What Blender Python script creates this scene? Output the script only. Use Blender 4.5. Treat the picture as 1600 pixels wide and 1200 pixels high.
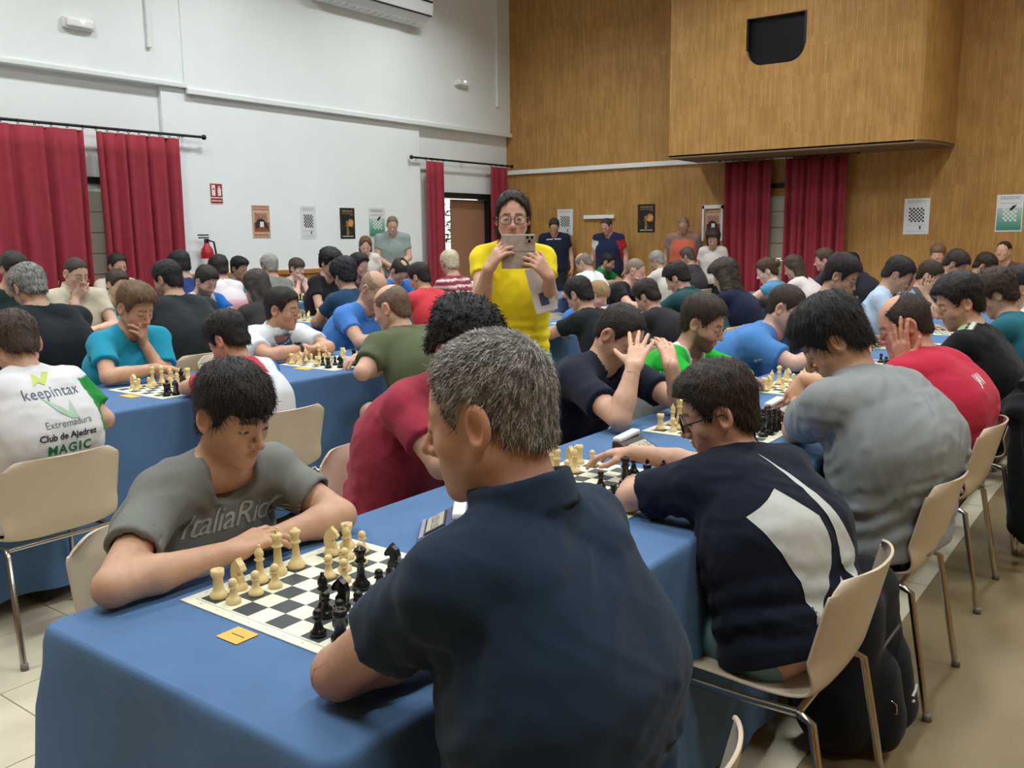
import bpy, bmesh, math, random, time
import numpy as np
from mathutils import Matrix, Vector

T0 = time.time()
for o in list(bpy.data.objects):
    bpy.data.objects.remove(o)
scene = bpy.context.scene
C = scene.collection

# ---------------------------------------------------------------- camera
CAM_F, CAM_P, CAM_YAW, CAM_ROLL, CAM_H = 1406.0, math.radians(9.33), math.radians(36.53), math.radians(-0.593), 1.46
def _cam_rot():
    c, s = math.cos(CAM_YAW), math.sin(CAM_YAW)
    Rz = np.array([[c, s, 0], [-s, c, 0], [0, 0, 1]])
    cp, sp = math.cos(CAM_P), math.sin(CAM_P)
    M = np.array([[1, 0, 0], [0, sp, cp], [0, cp, -sp]]) @ Rz
    cr, sr = math.cos(CAM_ROLL), math.sin(CAM_ROLL)
    return np.array([[cr, sr, 0], [-sr, cr, 0], [0, 0, 1]]) @ M
RC_ = _cam_rot()
CPOS = np.array([0, 0, CAM_H])
def ray(px, py): return RC_.T @ np.array([(px-800)/CAM_F, (600-py)/CAM_F, 1.0])
def atz(px, py, z):
    r = ray(px, py); return CPOS + r*(z-CAM_H)/r[2]
def atx(px, py, x):
    r = ray(px, py); return CPOS + r*(x/r[0])
def aty(px, py, y):
    r = ray(px, py); return CPOS + r*(y/r[1])

cam_d = bpy.data.cameras.new('camera'); cam = bpy.data.objects.new('camera', cam_d); C.objects.link(cam)
m3 = np.stack([RC_[0], RC_[1], -RC_[2]], 1)
mw = Matrix([list(m3[i])+[CPOS[i]] for i in range(3)] + [[0, 0, 0, 1]])
cam.matrix_world = mw
cam_d.sensor_width = 36.0; cam_d.lens = 36.0*CAM_F/1600.0; cam_d.clip_start = 0.05; cam_d.clip_end = 200
scene.camera = cam

# ---------------------------------------------------------------- world, lights, exposure
w = bpy.data.worlds.new('world'); scene.world = w; w.use_nodes = True
nt = w.node_tree; nt.nodes.clear()
bg = nt.nodes.new('ShaderNodeBackground'); wo = nt.nodes.new('ShaderNodeOutputWorld')
sky = nt.nodes.new('ShaderNodeTexSky'); sky.sky_type = 'HOSEK_WILKIE'; sky.turbidity = 3.5
sky.sun_direction = (0.6, 0.3, 0.74)
bg.inputs['Strength'].default_value = 3.0
nt.links.new(sky.outputs[0], bg.inputs[0]); nt.links.new(bg.outputs[0], wo.inputs[0])
scene.view_settings.view_transform = 'Standard'; scene.view_settings.look = 'None'
scene.view_settings.gamma = 1.0; scene.view_settings.use_curve_mapping = False
scene.view_settings.exposure = 0.0

CEIL = 5.5
LAMPS = [(x, y) for x in (-7.4, -4.3, -1.2, 1.9) for y in (0.3, 3.4, 6.5, 9.6)]
LAMP_W = 59.0
for i, (x, y) in enumerate(LAMPS):
    ld = bpy.data.lights.new('ceiling_tube_light', 'AREA'); ld.shape = 'RECTANGLE'; ld.size = 0.35; ld.size_y = 1.25
    ld.energy = LAMP_W*(1.10 if x < -7 else 0.97); ld.spread = math.radians(150); ld.color = (0.945, 0.985, 1.0)
    lo = bpy.data.objects.new('ceiling_tube_light', ld); C.objects.link(lo); lo.location = (x, y, CEIL-0.13)
sun_d = bpy.data.lights.new('sun', 'SUN'); sun_d.energy = 6.0; sun_d.angle = 0.01
sun = bpy.data.objects.new('sun', sun_d); C.objects.link(sun)
sun.rotation_euler = Vector((-0.6, -0.3, -0.74)).to_track_quat('-Z', 'Y').to_euler()

# ---------------------------------------------------------------- helpers
def lin(c):
    c = np.asarray(c, float)/255.0
    return np.where(c <= 0.04045, c/12.92, ((c+0.055)/1.055)**2.4)
def L4(c): return tuple(float(v) for v in lin(c)) + (1.0,)

MATS = {}
def newmat(name):
    m = bpy.data.materials.new(name); m.use_nodes = True
    n = m.node_tree; b = n.nodes['Principled BSDF']
    return m, n, b
def mat(name, col, rough=0.6, metal=0.0, var=0.06, scale=30.0, bump=0.0, bscale=200.0, spec=0.4, coat=0.0):
    if name in MATS: return MATS[name]
    m, n, b = newmat(name)
    tc = n.nodes.new('ShaderNodeTexCoord'); nz = n.nodes.new('ShaderNodeTexNoise'); nz.inputs['Scale'].default_value = scale
    nz.inputs['Detail'].default_value = 4
    n.links.new(tc.outputs['Object'], nz.inputs['Vector'])
    rp = n.nodes.new('ShaderNodeValToRGB')
    c = lin(col)
    rp.color_ramp.elements[0].position = 0.3; rp.color_ramp.elements[1].position = 0.7
    rp.color_ramp.elements[0].color = tuple(c*(1-var)) + (1,); rp.color_ramp.elements[1].color = tuple(np.minimum(c*(1+var), 1)) + (1,)
    n.links.new(nz.outputs['Fac'], rp.inputs['Fac']); n.links.new(rp.outputs[0], b.inputs['Base Color'])
    b.inputs['Roughness'].default_value = rough; b.inputs['Metallic'].default_value = metal
    b.inputs['Specular IOR Level'].default_value = spec
    if coat: b.inputs['Coat Weight'].default_value = coat
    if bump:
        n2 = n.nodes.new('ShaderNodeTexNoise'); n2.inputs['Scale'].default_value = bscale
        n.links.new(tc.outputs['Object'], n2.inputs['Vector'])
        bp = n.nodes.new('ShaderNodeBump'); bp.inputs['Strength'].default_value = bump; bp.inputs['Distance'].default_value = 0.01
        n.links.new(n2.outputs['Fac'], bp.inputs['Height']); n.links.new(bp.outputs[0], b.inputs['Normal'])
    MATS[name] = m
    return m
def attr_mat(name, rough, var, scale, bump=0.0, bscale=300.0, spec=0.3, stretch=None, sheen=0.0, sss=0.0):
    m, n, b = newmat(name)
    at = n.nodes.new('ShaderNodeAttribute'); at.attribute_name = 'Col'
    tc = n.nodes.new('ShaderNodeTexCoord')
    vec = tc.outputs['Object']
    if stretch:
        mp = n.nodes.new('ShaderNodeMapping'); mp.inputs['Scale'].default_value = stretch
        n.links.new(vec, mp.inputs['Vector']); vec = mp.outputs[0]
    nz = n.nodes.new('ShaderNodeTexNoise'); nz.inputs['Scale'].default_value = scale; nz.inputs['Detail'].default_value = 5
    n.links.new(vec, nz.inputs['Vector'])
    mr = n.nodes.new('ShaderNodeMapRange'); mr.inputs['From Min'].default_value = 0.3; mr.inputs['From Max'].default_value = 0.7
    mr.inputs['To Min'].default_value = 1-var; mr.inputs['To Max'].default_value = 1+var
    n.links.new(nz.outputs['Fac'], mr.inputs['Value'])
    mx = n.nodes.new('ShaderNodeVectorMath'); mx.operation = 'SCALE'
    n.links.new(at.outputs['Color'], mx.inputs[0]); n.links.new(mr.outputs[0], mx.inputs['Scale'])
    n.links.new(mx.outputs[0], b.inputs['Base Color'])
    b.inputs['Roughness'].default_value = rough; b.inputs['Specular IOR Level'].default_value = spec
    if sheen: b.inputs['Sheen Weight'].default_value = sheen
    if sss:
        b.inputs['Subsurface Weight'].default_value = sss; b.inputs['Subsurface Radius'].default_value = (0.012, 0.005, 0.003); b.inputs['Subsurface Scale'].default_value = 1.0
    if bump:
        n2 = n.nodes.new('ShaderNodeTexNoise'); n2.inputs['Scale'].default_value = bscale; n2.inputs['Detail'].default_value = 3
        n.links.new(vec, n2.inputs['Vector'])
        bp = n.nodes.new('ShaderNodeBump'); bp.inputs['Strength'].default_value = bump; bp.inputs['Distance'].default_value = 0.004
        n.links.new(n2.outputs['Fac'], bp.inputs['Height']); n.links.new(bp.outputs[0], b.inputs['Normal'])
    MATS[name] = m
    return m
SKIN = attr_mat('skin', 0.5, 0.07, 45, 0.12, 260, 0.35)
FABRIC = attr_mat('cotton_fabric', 0.92, 0.05, 350, 0.25, 700, 0.12, sheen=0.08)
HAIR = attr_mat('hair', 0.55, 0.35, 90, 0.8, 240, 0.3)
PRINT = attr_mat('shirt_print', 0.8, 0.03, 60)
EYE = attr_mat('eyeball', 0.15, 0.02, 60, spec=0.5)

def tag(o, label=None, cat=None, group=None, kind=None):
    if label: o['label'] = label
    if cat: o['category'] = cat
    if group: o['group'] = group
    if kind: o['kind'] = kind
    return o
def empty(name, loc, label=None, cat=None, group=None, rz=0.0):
    o = bpy.data.objects.new(name, None); C.objects.link(o); o.location = tuple(loc); o.rotation_euler = (0, 0, rz)
    o.empty_display_size = 0.1
    return tag(o, label, cat, group)
def link(name, me, m=None, parent=None, loc=None, rz=None):
    o = bpy.data.objects.new(name, me); C.objects.link(o)
    if m is not None:
        for q in (m if isinstance(m, (list, tuple)) else [m]): me.materials.append(q)
    if parent is not None: o.parent = parent
    if loc is not None: o.location = tuple(loc)
    if rz is not None: o.rotation_euler = (0, 0, rz)
    return o
def fast_mesh(name, V, F, cols=None, smooth=True, mi=None):
    """V (n,3); F (m,k) int array of equal-sided faces"""
    me = bpy.data.meshes.new(name); V = np.asarray(V, np.float32); F = np.asarray(F, np.int32)
    me.vertices.add(len(V)); me.vertices.foreach_set('co', V.ravel())
    k = F.shape[1] if len(F) else 4
    me.loops.add(F.size); me.loops.foreach_set('vertex_index', F.ravel())
    me.polygons.add(len(F)); me.polygons.foreach_set('loop_start', np.arange(0, F.size, k, dtype=np.int32))
    if smooth: me.polygons.foreach_set('use_smooth', np.ones(len(F), bool))
    if mi is not None: me.polygons.foreach_set('material_index', np.asarray(mi, np.int32))
    me.update(calc_edges=True)
    if cols is not None:
        a = me.color_attributes.new('Col', 'FLOAT_COLOR', 'POINT')
        c4 = np.ones((len(V), 4), np.float32); c4[:, :3] = cols
        a.data.foreach_set('color', c4.ravel())
    return me

class MB:
    """collects simple shapes; build() links them as ONE mesh object"""
    def __init__(s): s.v = []; s.f = []; s.sm = []
    def add(s, V, F, smooth=False):
        b = len(s.v); s.v += [tuple(map(float, q)) for q in V]; s.f += [tuple(b+i for i in q) for q in F]; s.sm += [smooth]*len(F)
        return s
    def box(s, lo, hi):
        x0, y0, z0 = lo; x1, y1, z1 = hi
        return s.add([(x0,y0,z0),(x1,y0,z0),(x1,y1,z0),(x0,y1,z0),(x0,y0,z1),(x1,y0,z1),(x1,y1,z1),(x0,y1,z1)],
                     [(0,3,2,1),(4,5,6,7),(0,1,5,4),(1,2,6,5),(2,3,7,6),(3,0,4,7)])
    def obox(s, c, ax, half):
        """oriented box: centre, 3 axis rows, half sizes"""
        c = np.asarray(c, float); ax = np.asarray(ax, float)
        V = [c + sx*half[0]*ax[0] + sy*half[1]*ax[1] + sz*half[2]*ax[2] for sz in (-1, 1) for sx, sy in ((-1,-1),(1,-1),(1,1),(-1,1))]
        return s.add(V, [(0,3,2,1),(4,5,6,7),(0,1,5,4),(1,2,6,5),(2,3,7,6),(3,0,4,7)])
    def tube(s, pts, r, n=8, cap=True):
        pts = [np.asarray(p, float) for p in pts]; rr = r if isinstance(r, (list, tuple)) else [r]*len(pts)
        rings = []; prev = None
        for i, p in enumerate(pts):
            t = pts[min(i+1, len(pts)-1)] - pts[max(i-1, 0)]; t = t/(np.linalg.norm(t)+1e-12)
            u = prev if prev is not None else (np.array([0, 0, 1.]) if abs(t[2]) < .9 else np.array([1., 0, 0]))
            u = u - t*(u@t); u /= np.linalg.norm(u); prev = u; v = np.cross(t, u)
            rings.append([p + rr[i]*(math.cos(a)*u + math.sin(a)*v) for a in np.arange(n)*2*math.pi/n])
        V = [q for R in rings for q in R]; F = []
        for i in range(len(pts)-1):
            for j in range(n): F.append((i*n+j, i*n+(j+1) % n, (i+1)*n+(j+1) % n, (i+1)*n+j))
        s.add(V, F, True)
        if cap:
            s.add(rings[0], [tuple(range(n))[::-1]]); s.add(rings[-1], [tuple(range(n))])
        return s
    def lathe(s, prof, n=20, c=(0, 0, 0)):
        V = []; F = []
        for r, z in prof:
            for a in np.arange(n)*2*math.pi/n: V.append((c[0]+r*math.cos(a), c[1]+r*math.sin(a), c[2]+z))
        for i in range(len(prof)-1):
            for j in range(n): F.append((i*n+j, i*n+(j+1) % n, (i+1)*n+(j+1) % n, (i+1)*n+j))
        s.add(V, F, True)
        return s.add(V[-n:], [tuple(range(n))]).add(V[:n], [tuple(range(n))[::-1]])
    def prism(s, poly, d0, d1, fn):
        """poly 2-D points, extruded between d0 and d1; fn(u, v, d)->xyz"""
        n = len(poly); V = [fn(u, v, d0) for u, v in poly] + [fn(u, v, d1) for u, v in poly]
        F = [tuple(range(n))[::-1], tuple(range(n, 2*n))] + [(i, (i+1) % n, n+(i+1) % n, n+i) for i in range(n)]
        return s.add(V, F)
    def mesh(s, name):
        me = bpy.data.meshes.new(name); me.from_pydata(s.v, [], s.f); me.polygons.foreach_set('use_smooth', s.sm); me.update()
        return me
    def build(s, name, m, parent=None, loc=None, rz=None, bevel=0.0, seg=2):
        o = link(name, s.mesh(name), m, parent, loc, rz)
        if bevel:
            b = o.modifiers.new('bevel', 'BEVEL'); b.width = bevel; b.segments = seg; b.limit_method = 'ANGLE'; b.angle_limit = 0.6
        return o
def grid_faces(nu, nv, wrap=False):
    F = []
    for i in range(nu-1):
        for j in range(nv if wrap else nv-1):
            F.append((i*nv+j, i*nv+(j+1) % nv, (i+1)*nv+(j+1) % nv, (i+1)*nv+j))
    return F
def copy_tree(o, parent=None):
    c = o.copy(); C.objects.link(c); c.parent = parent
    for ch in list(o.children): copy_tree(ch, c)
    return c
# ---------------------------------------------------------------- implicit-surface mesher (for people and soft things)
def smin(a, b, k):
    if k <= 0: return np.minimum(a, b)
    h = np.maximum(k-np.abs(a-b), 0)/k
    return np.minimum(a, b) - h*h*k*0.25
def smax(a, b, k): return -smin(-a, -b, k)
def nrm(q): return np.sqrt(np.einsum('ij,ij->i', q, q))
def unit(v):
    v = np.asarray(v, float); return v/(np.linalg.norm(v)+1e-12)
def s_rc(p, a, b, ra, rb):
    a = np.asarray(a, np.float32); b = np.asarray(b, np.float32)
    ab = b-a; q = p-a; t = np.clip(q@ab/(ab@ab+1e-12), 0, 1)
    q = q - t[:, None]*ab
    return nrm(q) - (ra+(rb-ra)*t)
def s_el(p, c, r):
    r = np.asarray(r, np.float32); q = p-np.asarray(c, np.float32)
    k0 = nrm(q/r); k1 = nrm(q/(r*r))
    return k0*(k0-1)/(k1+1e-9)
def s_sp(p, c, r): return nrm(p-np.asarray(c, np.float32)) - r
FAR = 0.14
class Sdf:
    def __init__(s): s.pr = []; s.post = None
    def add(s, fn, lo, hi, k=0.02, op='u'):
        s.pr.append((fn, np.asarray(lo, np.float32), np.asarray(hi, np.float32), k, op)); return s
    def rc(s, a, b, ra, rb, k=0.02, op='u'):
        a = np.asarray(a, float); b = np.asarray(b, float); R = max(ra, rb)
        return s.add(lambda p: s_rc(p, a, b, ra, rb), np.minimum(a, b)-R, np.maximum(a, b)+R, k, op)
    def sp(s, c, r, k=0.02, op='u'):
        c = np.asarray(c, float); return s.add(lambda p: s_sp(p, c, r), c-r, c+r, k, op)
    def bounds(s):
        lo = np.min([q[1] for q in s.pr if q[4] == 'u'], 0); hi = np.max([q[2] for q in s.pr if q[4] == 'u'], 0)
        return lo-0.03, hi+0.03
    def __call__(s, p):
        d = np.full(len(p), FAR, np.float32)
        for fn, lo, hi, k, op in s.pr:
            m = FAR if op == 'u' else 0.05
            idx = np.flatnonzero(((p >= lo-m) & (p <= hi+m)).all(1))
            if not len(idx): continue
            v = fn(p[idx]).astype(np.float32)
            if op == 'u': d[idx] = smin(d[idx], v, k)
            elif op == 's': d[idx] = smax(d[idx], -v, k)
        if s.post is not None: d = s.post(p, d)
        return d
EDG = [(0,1),(2,3),(4,5),(6,7),(0,2),(1,3),(4,6),(5,7),(0,4),(1,5),(2,6),(3,7)]
OFF = np.array([[i, j, k] for k in (0, 1) for j in (0, 1) for i in (0, 1)])   # index = i + 2j + 4k
def net(f, lo, hi, h, keep=None, newton=1):
    lo = np.asarray(lo, np.float32); B = 4
    nb = np.maximum(np.ceil((np.asarray(hi)-lo)/(h*B)).astype(int), 1)
    bi = np.stack(np.meshgrid(*[np.arange(n) for n in nb], indexing='ij'), -1).reshape(-1, 3)
    cen = (lo + (bi+0.5)*B*h).astype(np.float32)
    if keep is not None:
        ok = keep(cen, B*h*0.9); bi = bi[ok]; cen = cen[ok]
    if not len(bi): return np.zeros((0, 3)), np.zeros((0, 4), int)
    bi = bi[np.abs(f(cen)) < B*h*1.05+0.004]
    N = nb*B+1; sx, sy, sz = N[1]*N[2], N[2], 1
    st = np.array([sx, sy, sz])
    g5 = np.stack(np.meshgrid(*[np.arange(B+1)]*3, indexing='ij'), -1).reshape(-1, 3)@st
    g4 = np.stack(np.meshgrid(*[np.arange(B)]*3, indexing='ij'), -1).reshape(-1, 3)@st
    base = (bi*B)@st
    vals = np.full(N.prod(), 9.0, np.float32); mask = np.zeros(N.prod(), bool)
    mask[(base[:, None]+g5).ravel()] = True
    nd = np.flatnonzero(mask)
    ijk = np.stack([nd//sx, (nd//sy) % N[1], nd % N[2]], 1)
    vals[nd] = f((lo+ijk*h).astype(np.float32))
    cells = (base[:, None]+g4).ravel()
    co = OFF@st
    cv = vals[cells[:, None]+co]
    ins = cv < 0
    act = ins.any(1) & ~ins.all(1)
    cells = cells[act]; cv = cv[act]
    cijk = np.stack([cells//sx, (cells//sy) % N[1], cells % N[2]], 1)
    if keep is not None and len(cells):
        ok = keep((lo+(cijk+0.5)*h).astype(np.float32), 0.0); cells = cells[ok]; cv = cv[ok]; cijk = cijk[ok]
    if not len(cells): return np.zeros((0, 3)), np.zeros((0, 4), int)
    acc = np.zeros((len(cells), 3)); cnt = np.zeros(len(cells))
    for a, b in EDG:
        va, vb = cv[:, a], cv[:, b]; x = (va < 0) != (vb < 0)
        t = np.where(x, va/(va-vb+1e-12), 0)
        acc += np.where(x[:, None], OFF[a]+t[:, None]*(OFF[b]-OFF[a]), 0); cnt += x
    V = (lo + (cijk+acc/cnt[:, None])*h).astype(np.float32)
    cid = np.full(N.prod(), -1, np.int32); cid[cells] = np.arange(len(cells))
    Q = []
    for ax in range(3):
        u, v = (ax+1) % 3, (ax+2) % 3
        va, vb = cv[:, 0], cv[:, 1 << ax]
        x = np.flatnonzero(((va < 0) != (vb < 0)) & (cijk[:, u] > 0) & (cijk[:, v] > 0))
        c = cells[x]
        q = np.stack([cid[c], cid[c-st[u]], cid[c-st[u]-st[v]], cid[c-st[v]]], 1)
        ok = (q >= 0).all(1); fl = (va[x] < 0)
        q = np.where(fl[:, None], q, q[:, ::-1])
        Q.append(q[ok])
    Q = np.concatenate(Q)[:, ::-1]
    for _ in range(newton):
        e = 0.35*h
        K = np.array([[1,-1,-1],[-1,-1,1],[-1,1,-1],[1,1,1]], np.float32)
        g = sum(k*f(V+e*k)[:, None] for k in K)/(4*e)
        d = f(V); gg = np.maximum(np.einsum('ij,ij->i', g, g), 0.15)
        stp = np.clip(d/gg, -0.6*h, 0.6*h)
        V = V - g*stp[:, None]
    return V, Q[:, ::-1]
_rng = {}
def wob(p, seed, freq):
    if seed not in _rng:
        r = np.random.RandomState(seed); _rng[seed] = (r.normal(size=(5, 3)), r.normal(size=(5, 3)), r.uniform(0, 6.28, (5, 2)))
    A, B, ph = _rng[seed]
    s = 0
    for i in range(5):
        s = s + np.sin(p@(A[i]*freq).astype(np.float32)+ph[i, 0] + 1.4*np.sin(p@(B[i]*freq*0.6).astype(np.float32)+ph[i, 1]))
    return s/5.0
# ---------------------------------------------------------------- people
UP = np.array([0, 0, 1.0])
def rotz(v, deg):
    a = math.radians(deg); c, s = math.cos(a), math.sin(a)
    return np.array([c*v[0]-s*v[1], s*v[0]+c*v[1], v[2]])
def head_sdf(q, jaw=1.0, nose=1.0, fine=True, full=1.0, eyes=0.5):
    x = np.abs(q[:, 0]); q = np.stack([x, q[:, 1], q[:, 2]], 1).astype(np.float32)
    d = s_el(q, (0, -.012, .033), (.0745, .096, .087))
    d = smin(d, s_el(q, (0, .026, -.025), (.060*full, .058, .088)), .03)
    d = smin(d, s_rc(q, (.046*jaw*full, -.004, -.050), (.013*jaw, .062, -.096), .021, .016), .03)
    d = smin(d, s_sp(q, (0, .070, -.099), .016*jaw), .018)
    d = smin(d, s_sp(q, (.040*full, .052, -.026), .021*full), .022)
    d = smin(d, s_rc(q, (.008, .080, .019), (.042, .062, .022), .0105, .008), .014)
    d = smax(d, -s_sp(q, (.031, .099, .003), .0155), .012)
    d = smin(d, s_sp(q, (.031, .0725, .003), .0138), .004)
    if fine and eyes > 0: d = smax(d, -s_el(q, (.031, .089, .0015), (.0115, .009, .0044*eyes+.001)), .0015)
    d = smin(d, s_rc(q, (0, .083, .013), (0, .083+.023*nose, -.026), .0072, .0092), .011)
    d = smin(d, s_sp(q, (0, .083+.025*nose, -.030), .0102), .007)
    d = smin(d, s_sp(q, (.0115, .095, -.034), .0082), .006)
    d = smin(d, s_el(q, (0, .070, -.062), (.027, .020, .025)), .02)
    d = smin(d, s_rc(q, (0, .0915, -.0560), (.020, .080, -.0605), .0042, .0026), .003)
    d = smin(d, s_rc(q, (0, .0900, -.0668), (.018, .080, -.0630), .0050, .0026), .003)
    e = np.stack([q[:, 0]*.98+q[:, 1]*.18, q[:, 1]*.98-q[:, 0]*.18, q[:, 2]], 1)
    ec = np.array([.079*.98-.016*.18, -.016*.98-.079*.18, -.001])
    ear = s_el(e, ec, (.0085, .0205, .033))
    ear = smin(ear, s_el(e, ec+np.array([-.001, .006, -.024]), (.008, .011, .013)), .006)
    ear = smax(ear, -s_el(e, ec+np.array([.0080, .003, .000]), (.0095, .0130, .0225)), .003)
    d = smin(d, ear, .007)
    return d
HL_Y = [-.14, -.075, -.045, -.030, -.004, .006, .022, .034, .052, .074, .14]
HL = {  # height of the hair edge along the head, back of neck to forehead
    'short':  [-.072, -.068, -.050, -.010, .034, .030, -.012, .006, .050, .080, .088],
    'fade':   [-.045, -.045, -.030, .005, .040, .036, .012, .022, .060, .086, .092],
    'recede': [-.070, -.066, -.050, -.010, .034, .030, -.004, .020, .080, .105, .112],
    'grey':   [-.052, -.048, -.036, -.004, .036, .030, .000, .020, .076, .098, .106],
    'fringe': [-.075, -.070, -.055, -.015, .034, .030, -.010, .010, .034, .042, .046],
    'long':   [-.120, -.120, -.110, -.090, -.060, -.050, -.020, .010, .055, .082, .088],
}
def hair_sdf(q, st):
    """st: dict(line, t (thickness), top (extra on top), bald (radius), noise, freq, drape, tail, seed, quiff)"""
    x = np.abs(q[:, 0]); y, z = q[:, 1], q[:, 2]
    q2 = np.stack([x, y, z], 1).astype(np.float32)
    up = np.clip((z-.02)/.09, 0, 1)
    t = st.get('t', .010) + st.get('top', .006)*up + st.get('quiff', 0)*np.clip((y-.0)/.08, 0, 1)*up
    nz = st.get('noise', .0015)
    n = wob(q2 if st.get('sym') else q.astype(np.float32), st.get('seed', 3), st.get('freq', 120.)) * nz
    if st.get('curl'): n = n + st['curl']*np.abs(wob(q.astype(np.float32), st.get('seed', 3)+7, 150.))
    d = s_el(q2, (0, -.012, .033), (.0745, .096, .087)) - t - n
    d = smin(d, s_el(q2, (0, -.052, -.032), (.052, .046, .055)) - t*.7 - n, .02)
    zl = np.interp(y, HL_Y, HL[st.get('line', 'short')]) + .004*np.sin(q[:, 0]*170+st.get('seed', 3)) - st.get('low', 0)*np.clip((y-.03)/.04, 0, 1)
    d = smax(d, (zl-z)*.75, .006)
    d = smax(d, -(s_el(q2, (.079, -.012, -.002), (.020, .024, .036))), .004) if st.get('line') != 'long' else d
    if st.get('bald'):
        bc = st.get('bald_c', (0, .02, .125)); d = smax(d, -s_el(q2, bc, np.array([.85, 1.15, .8])*st['bald']), .006)
    if st.get('drape'):
        L = st['drape']; wd = st.get('wide', .0)
        dr = s_rc(q2, (.058+wd*.5, -.035, .01), (.062+wd, -.030+st.get('fw', 0), -.05-L), .034+wd*.4, .030+wd*.5)
        dr = smin(dr, s_rc(q2, (.0, -.062, 0), (.0, -.058, -.06-L), .05+wd*.5, .04+wd*.5), .03) - n
        face = s_el(q2, (0, .075, -.03), (.062, .062, .13))
        d = smax(smin(d, dr, .02), -face, .01)
    if st.get('bun'):
        d = smin(d, s_sp(q2, st['bun'], .036) - n*2, .01)
    if st.get('tail'):
        d = smin(d, s_rc(q2, (0, -.105, .02), (0, -.125, -.10), .026, .012) - n, .012)
    return d
def hand_prims(S, W, fd, bn, side, s, curl=0.5, spread=0.10, thumb=0.5):
    """hand at wrist W; fd finger direction; bn back-of-hand normal; side 'R'/'L'"""
    fd = unit(fd); bn = np.asarray(bn, float); bn = unit(bn-fd*(bn@fd))
    xt = np.cross(fd, bn)*(-1 if side == 'R' else 1)      # towards the thumb
    g = lambda x, y, z: W + s*(xt*x + fd*y + bn*z)
    cu = curl if isinstance(curl, (list, tuple)) else [curl]*4
    fx = [.027, .008, -.0115, -.029]; fy = [.086, .090, .086, .077]
    LN = [(.044, .027, .022), (.048, .031, .023), (.045, .029, .022), (.035, .022, .020)]
    for i in range(4):
        S.rc(g(fx[i]*.55, .004, 0), g(fx[i], fy[i], 0), .0155*s, .0118*s, .012)
    S.rc(g(.012, .02, -.006), g(-.014, .02, -.006), .016*s, .015*s, .012)
    for i in range(4):
        p = np.array([fx[i], fy[i], 0.]); a = 0.0; sp = spread*(1.5-i)*1.0
        for j, (l, r0, r1) in enumerate(zip(LN[i], (.0096, .0086, .0080), (.0086, .0080, .0066))):
            a += cu[i]*(0.75, 1.05, 0.7)[j]
            dv = np.array([math.sin(sp)*math.cos(a), math.cos(sp)*math.cos(a), -math.sin(a)])
            p2 = p + dv*l
            S.rc(g(*p), g(*p2), r0*s, r1*s, .0035); p = p2
    t0 = np.array([.016, .018, -.006]); t1 = np.array([.036+.012*thumb, .048, -.014-.010*(1-thumb)])
    t2 = t1 + np.array([.004+.022*thumb, .034-.010*thumb, -.006-.012*(1-thumb)]); t3 = t2 + np.array([-.002+.016*thumb, .026-.006*thumb, -.004])
    S.rc(g(*t0), g(*t1), .016*s, .0125*s, .012); S.rc(g(*t1), g(*t2), .0118*s, .0100*s, .005); S.rc(g(*t2), g(*t3), .0098*s, .0075*s, .004)
def ik(S, W, a, b, pole):
    S = np.asarray(S, float); W = np.asarray(W, float); v = W-S; D = np.linalg.norm(v)
    if D > (a+b)*.995: W = S + v*((a+b)*.995/D); v = W-S; D = np.linalg.norm(v)
    D = max(D, abs(a-b)+.02); u = unit(v); x = (a*a-b*b+D*D)/(2*D); hgt = math.sqrt(max(a*a-x*x, 0))
    p = np.asarray(pole, float); p = unit(p-u*(p@u))
    return S+u*x+p*hgt, W
LODS = {0: (.0035, .0045, .0130, .0080, .0044), 1: (.0066, .0076, .0220, .0135, .0082), 2: (.0112, .0112, .0290, .0205, .0125)}   # head, hand, body, cloth, hair
SHOE = None
TT = 0.74
SEATS = []
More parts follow.
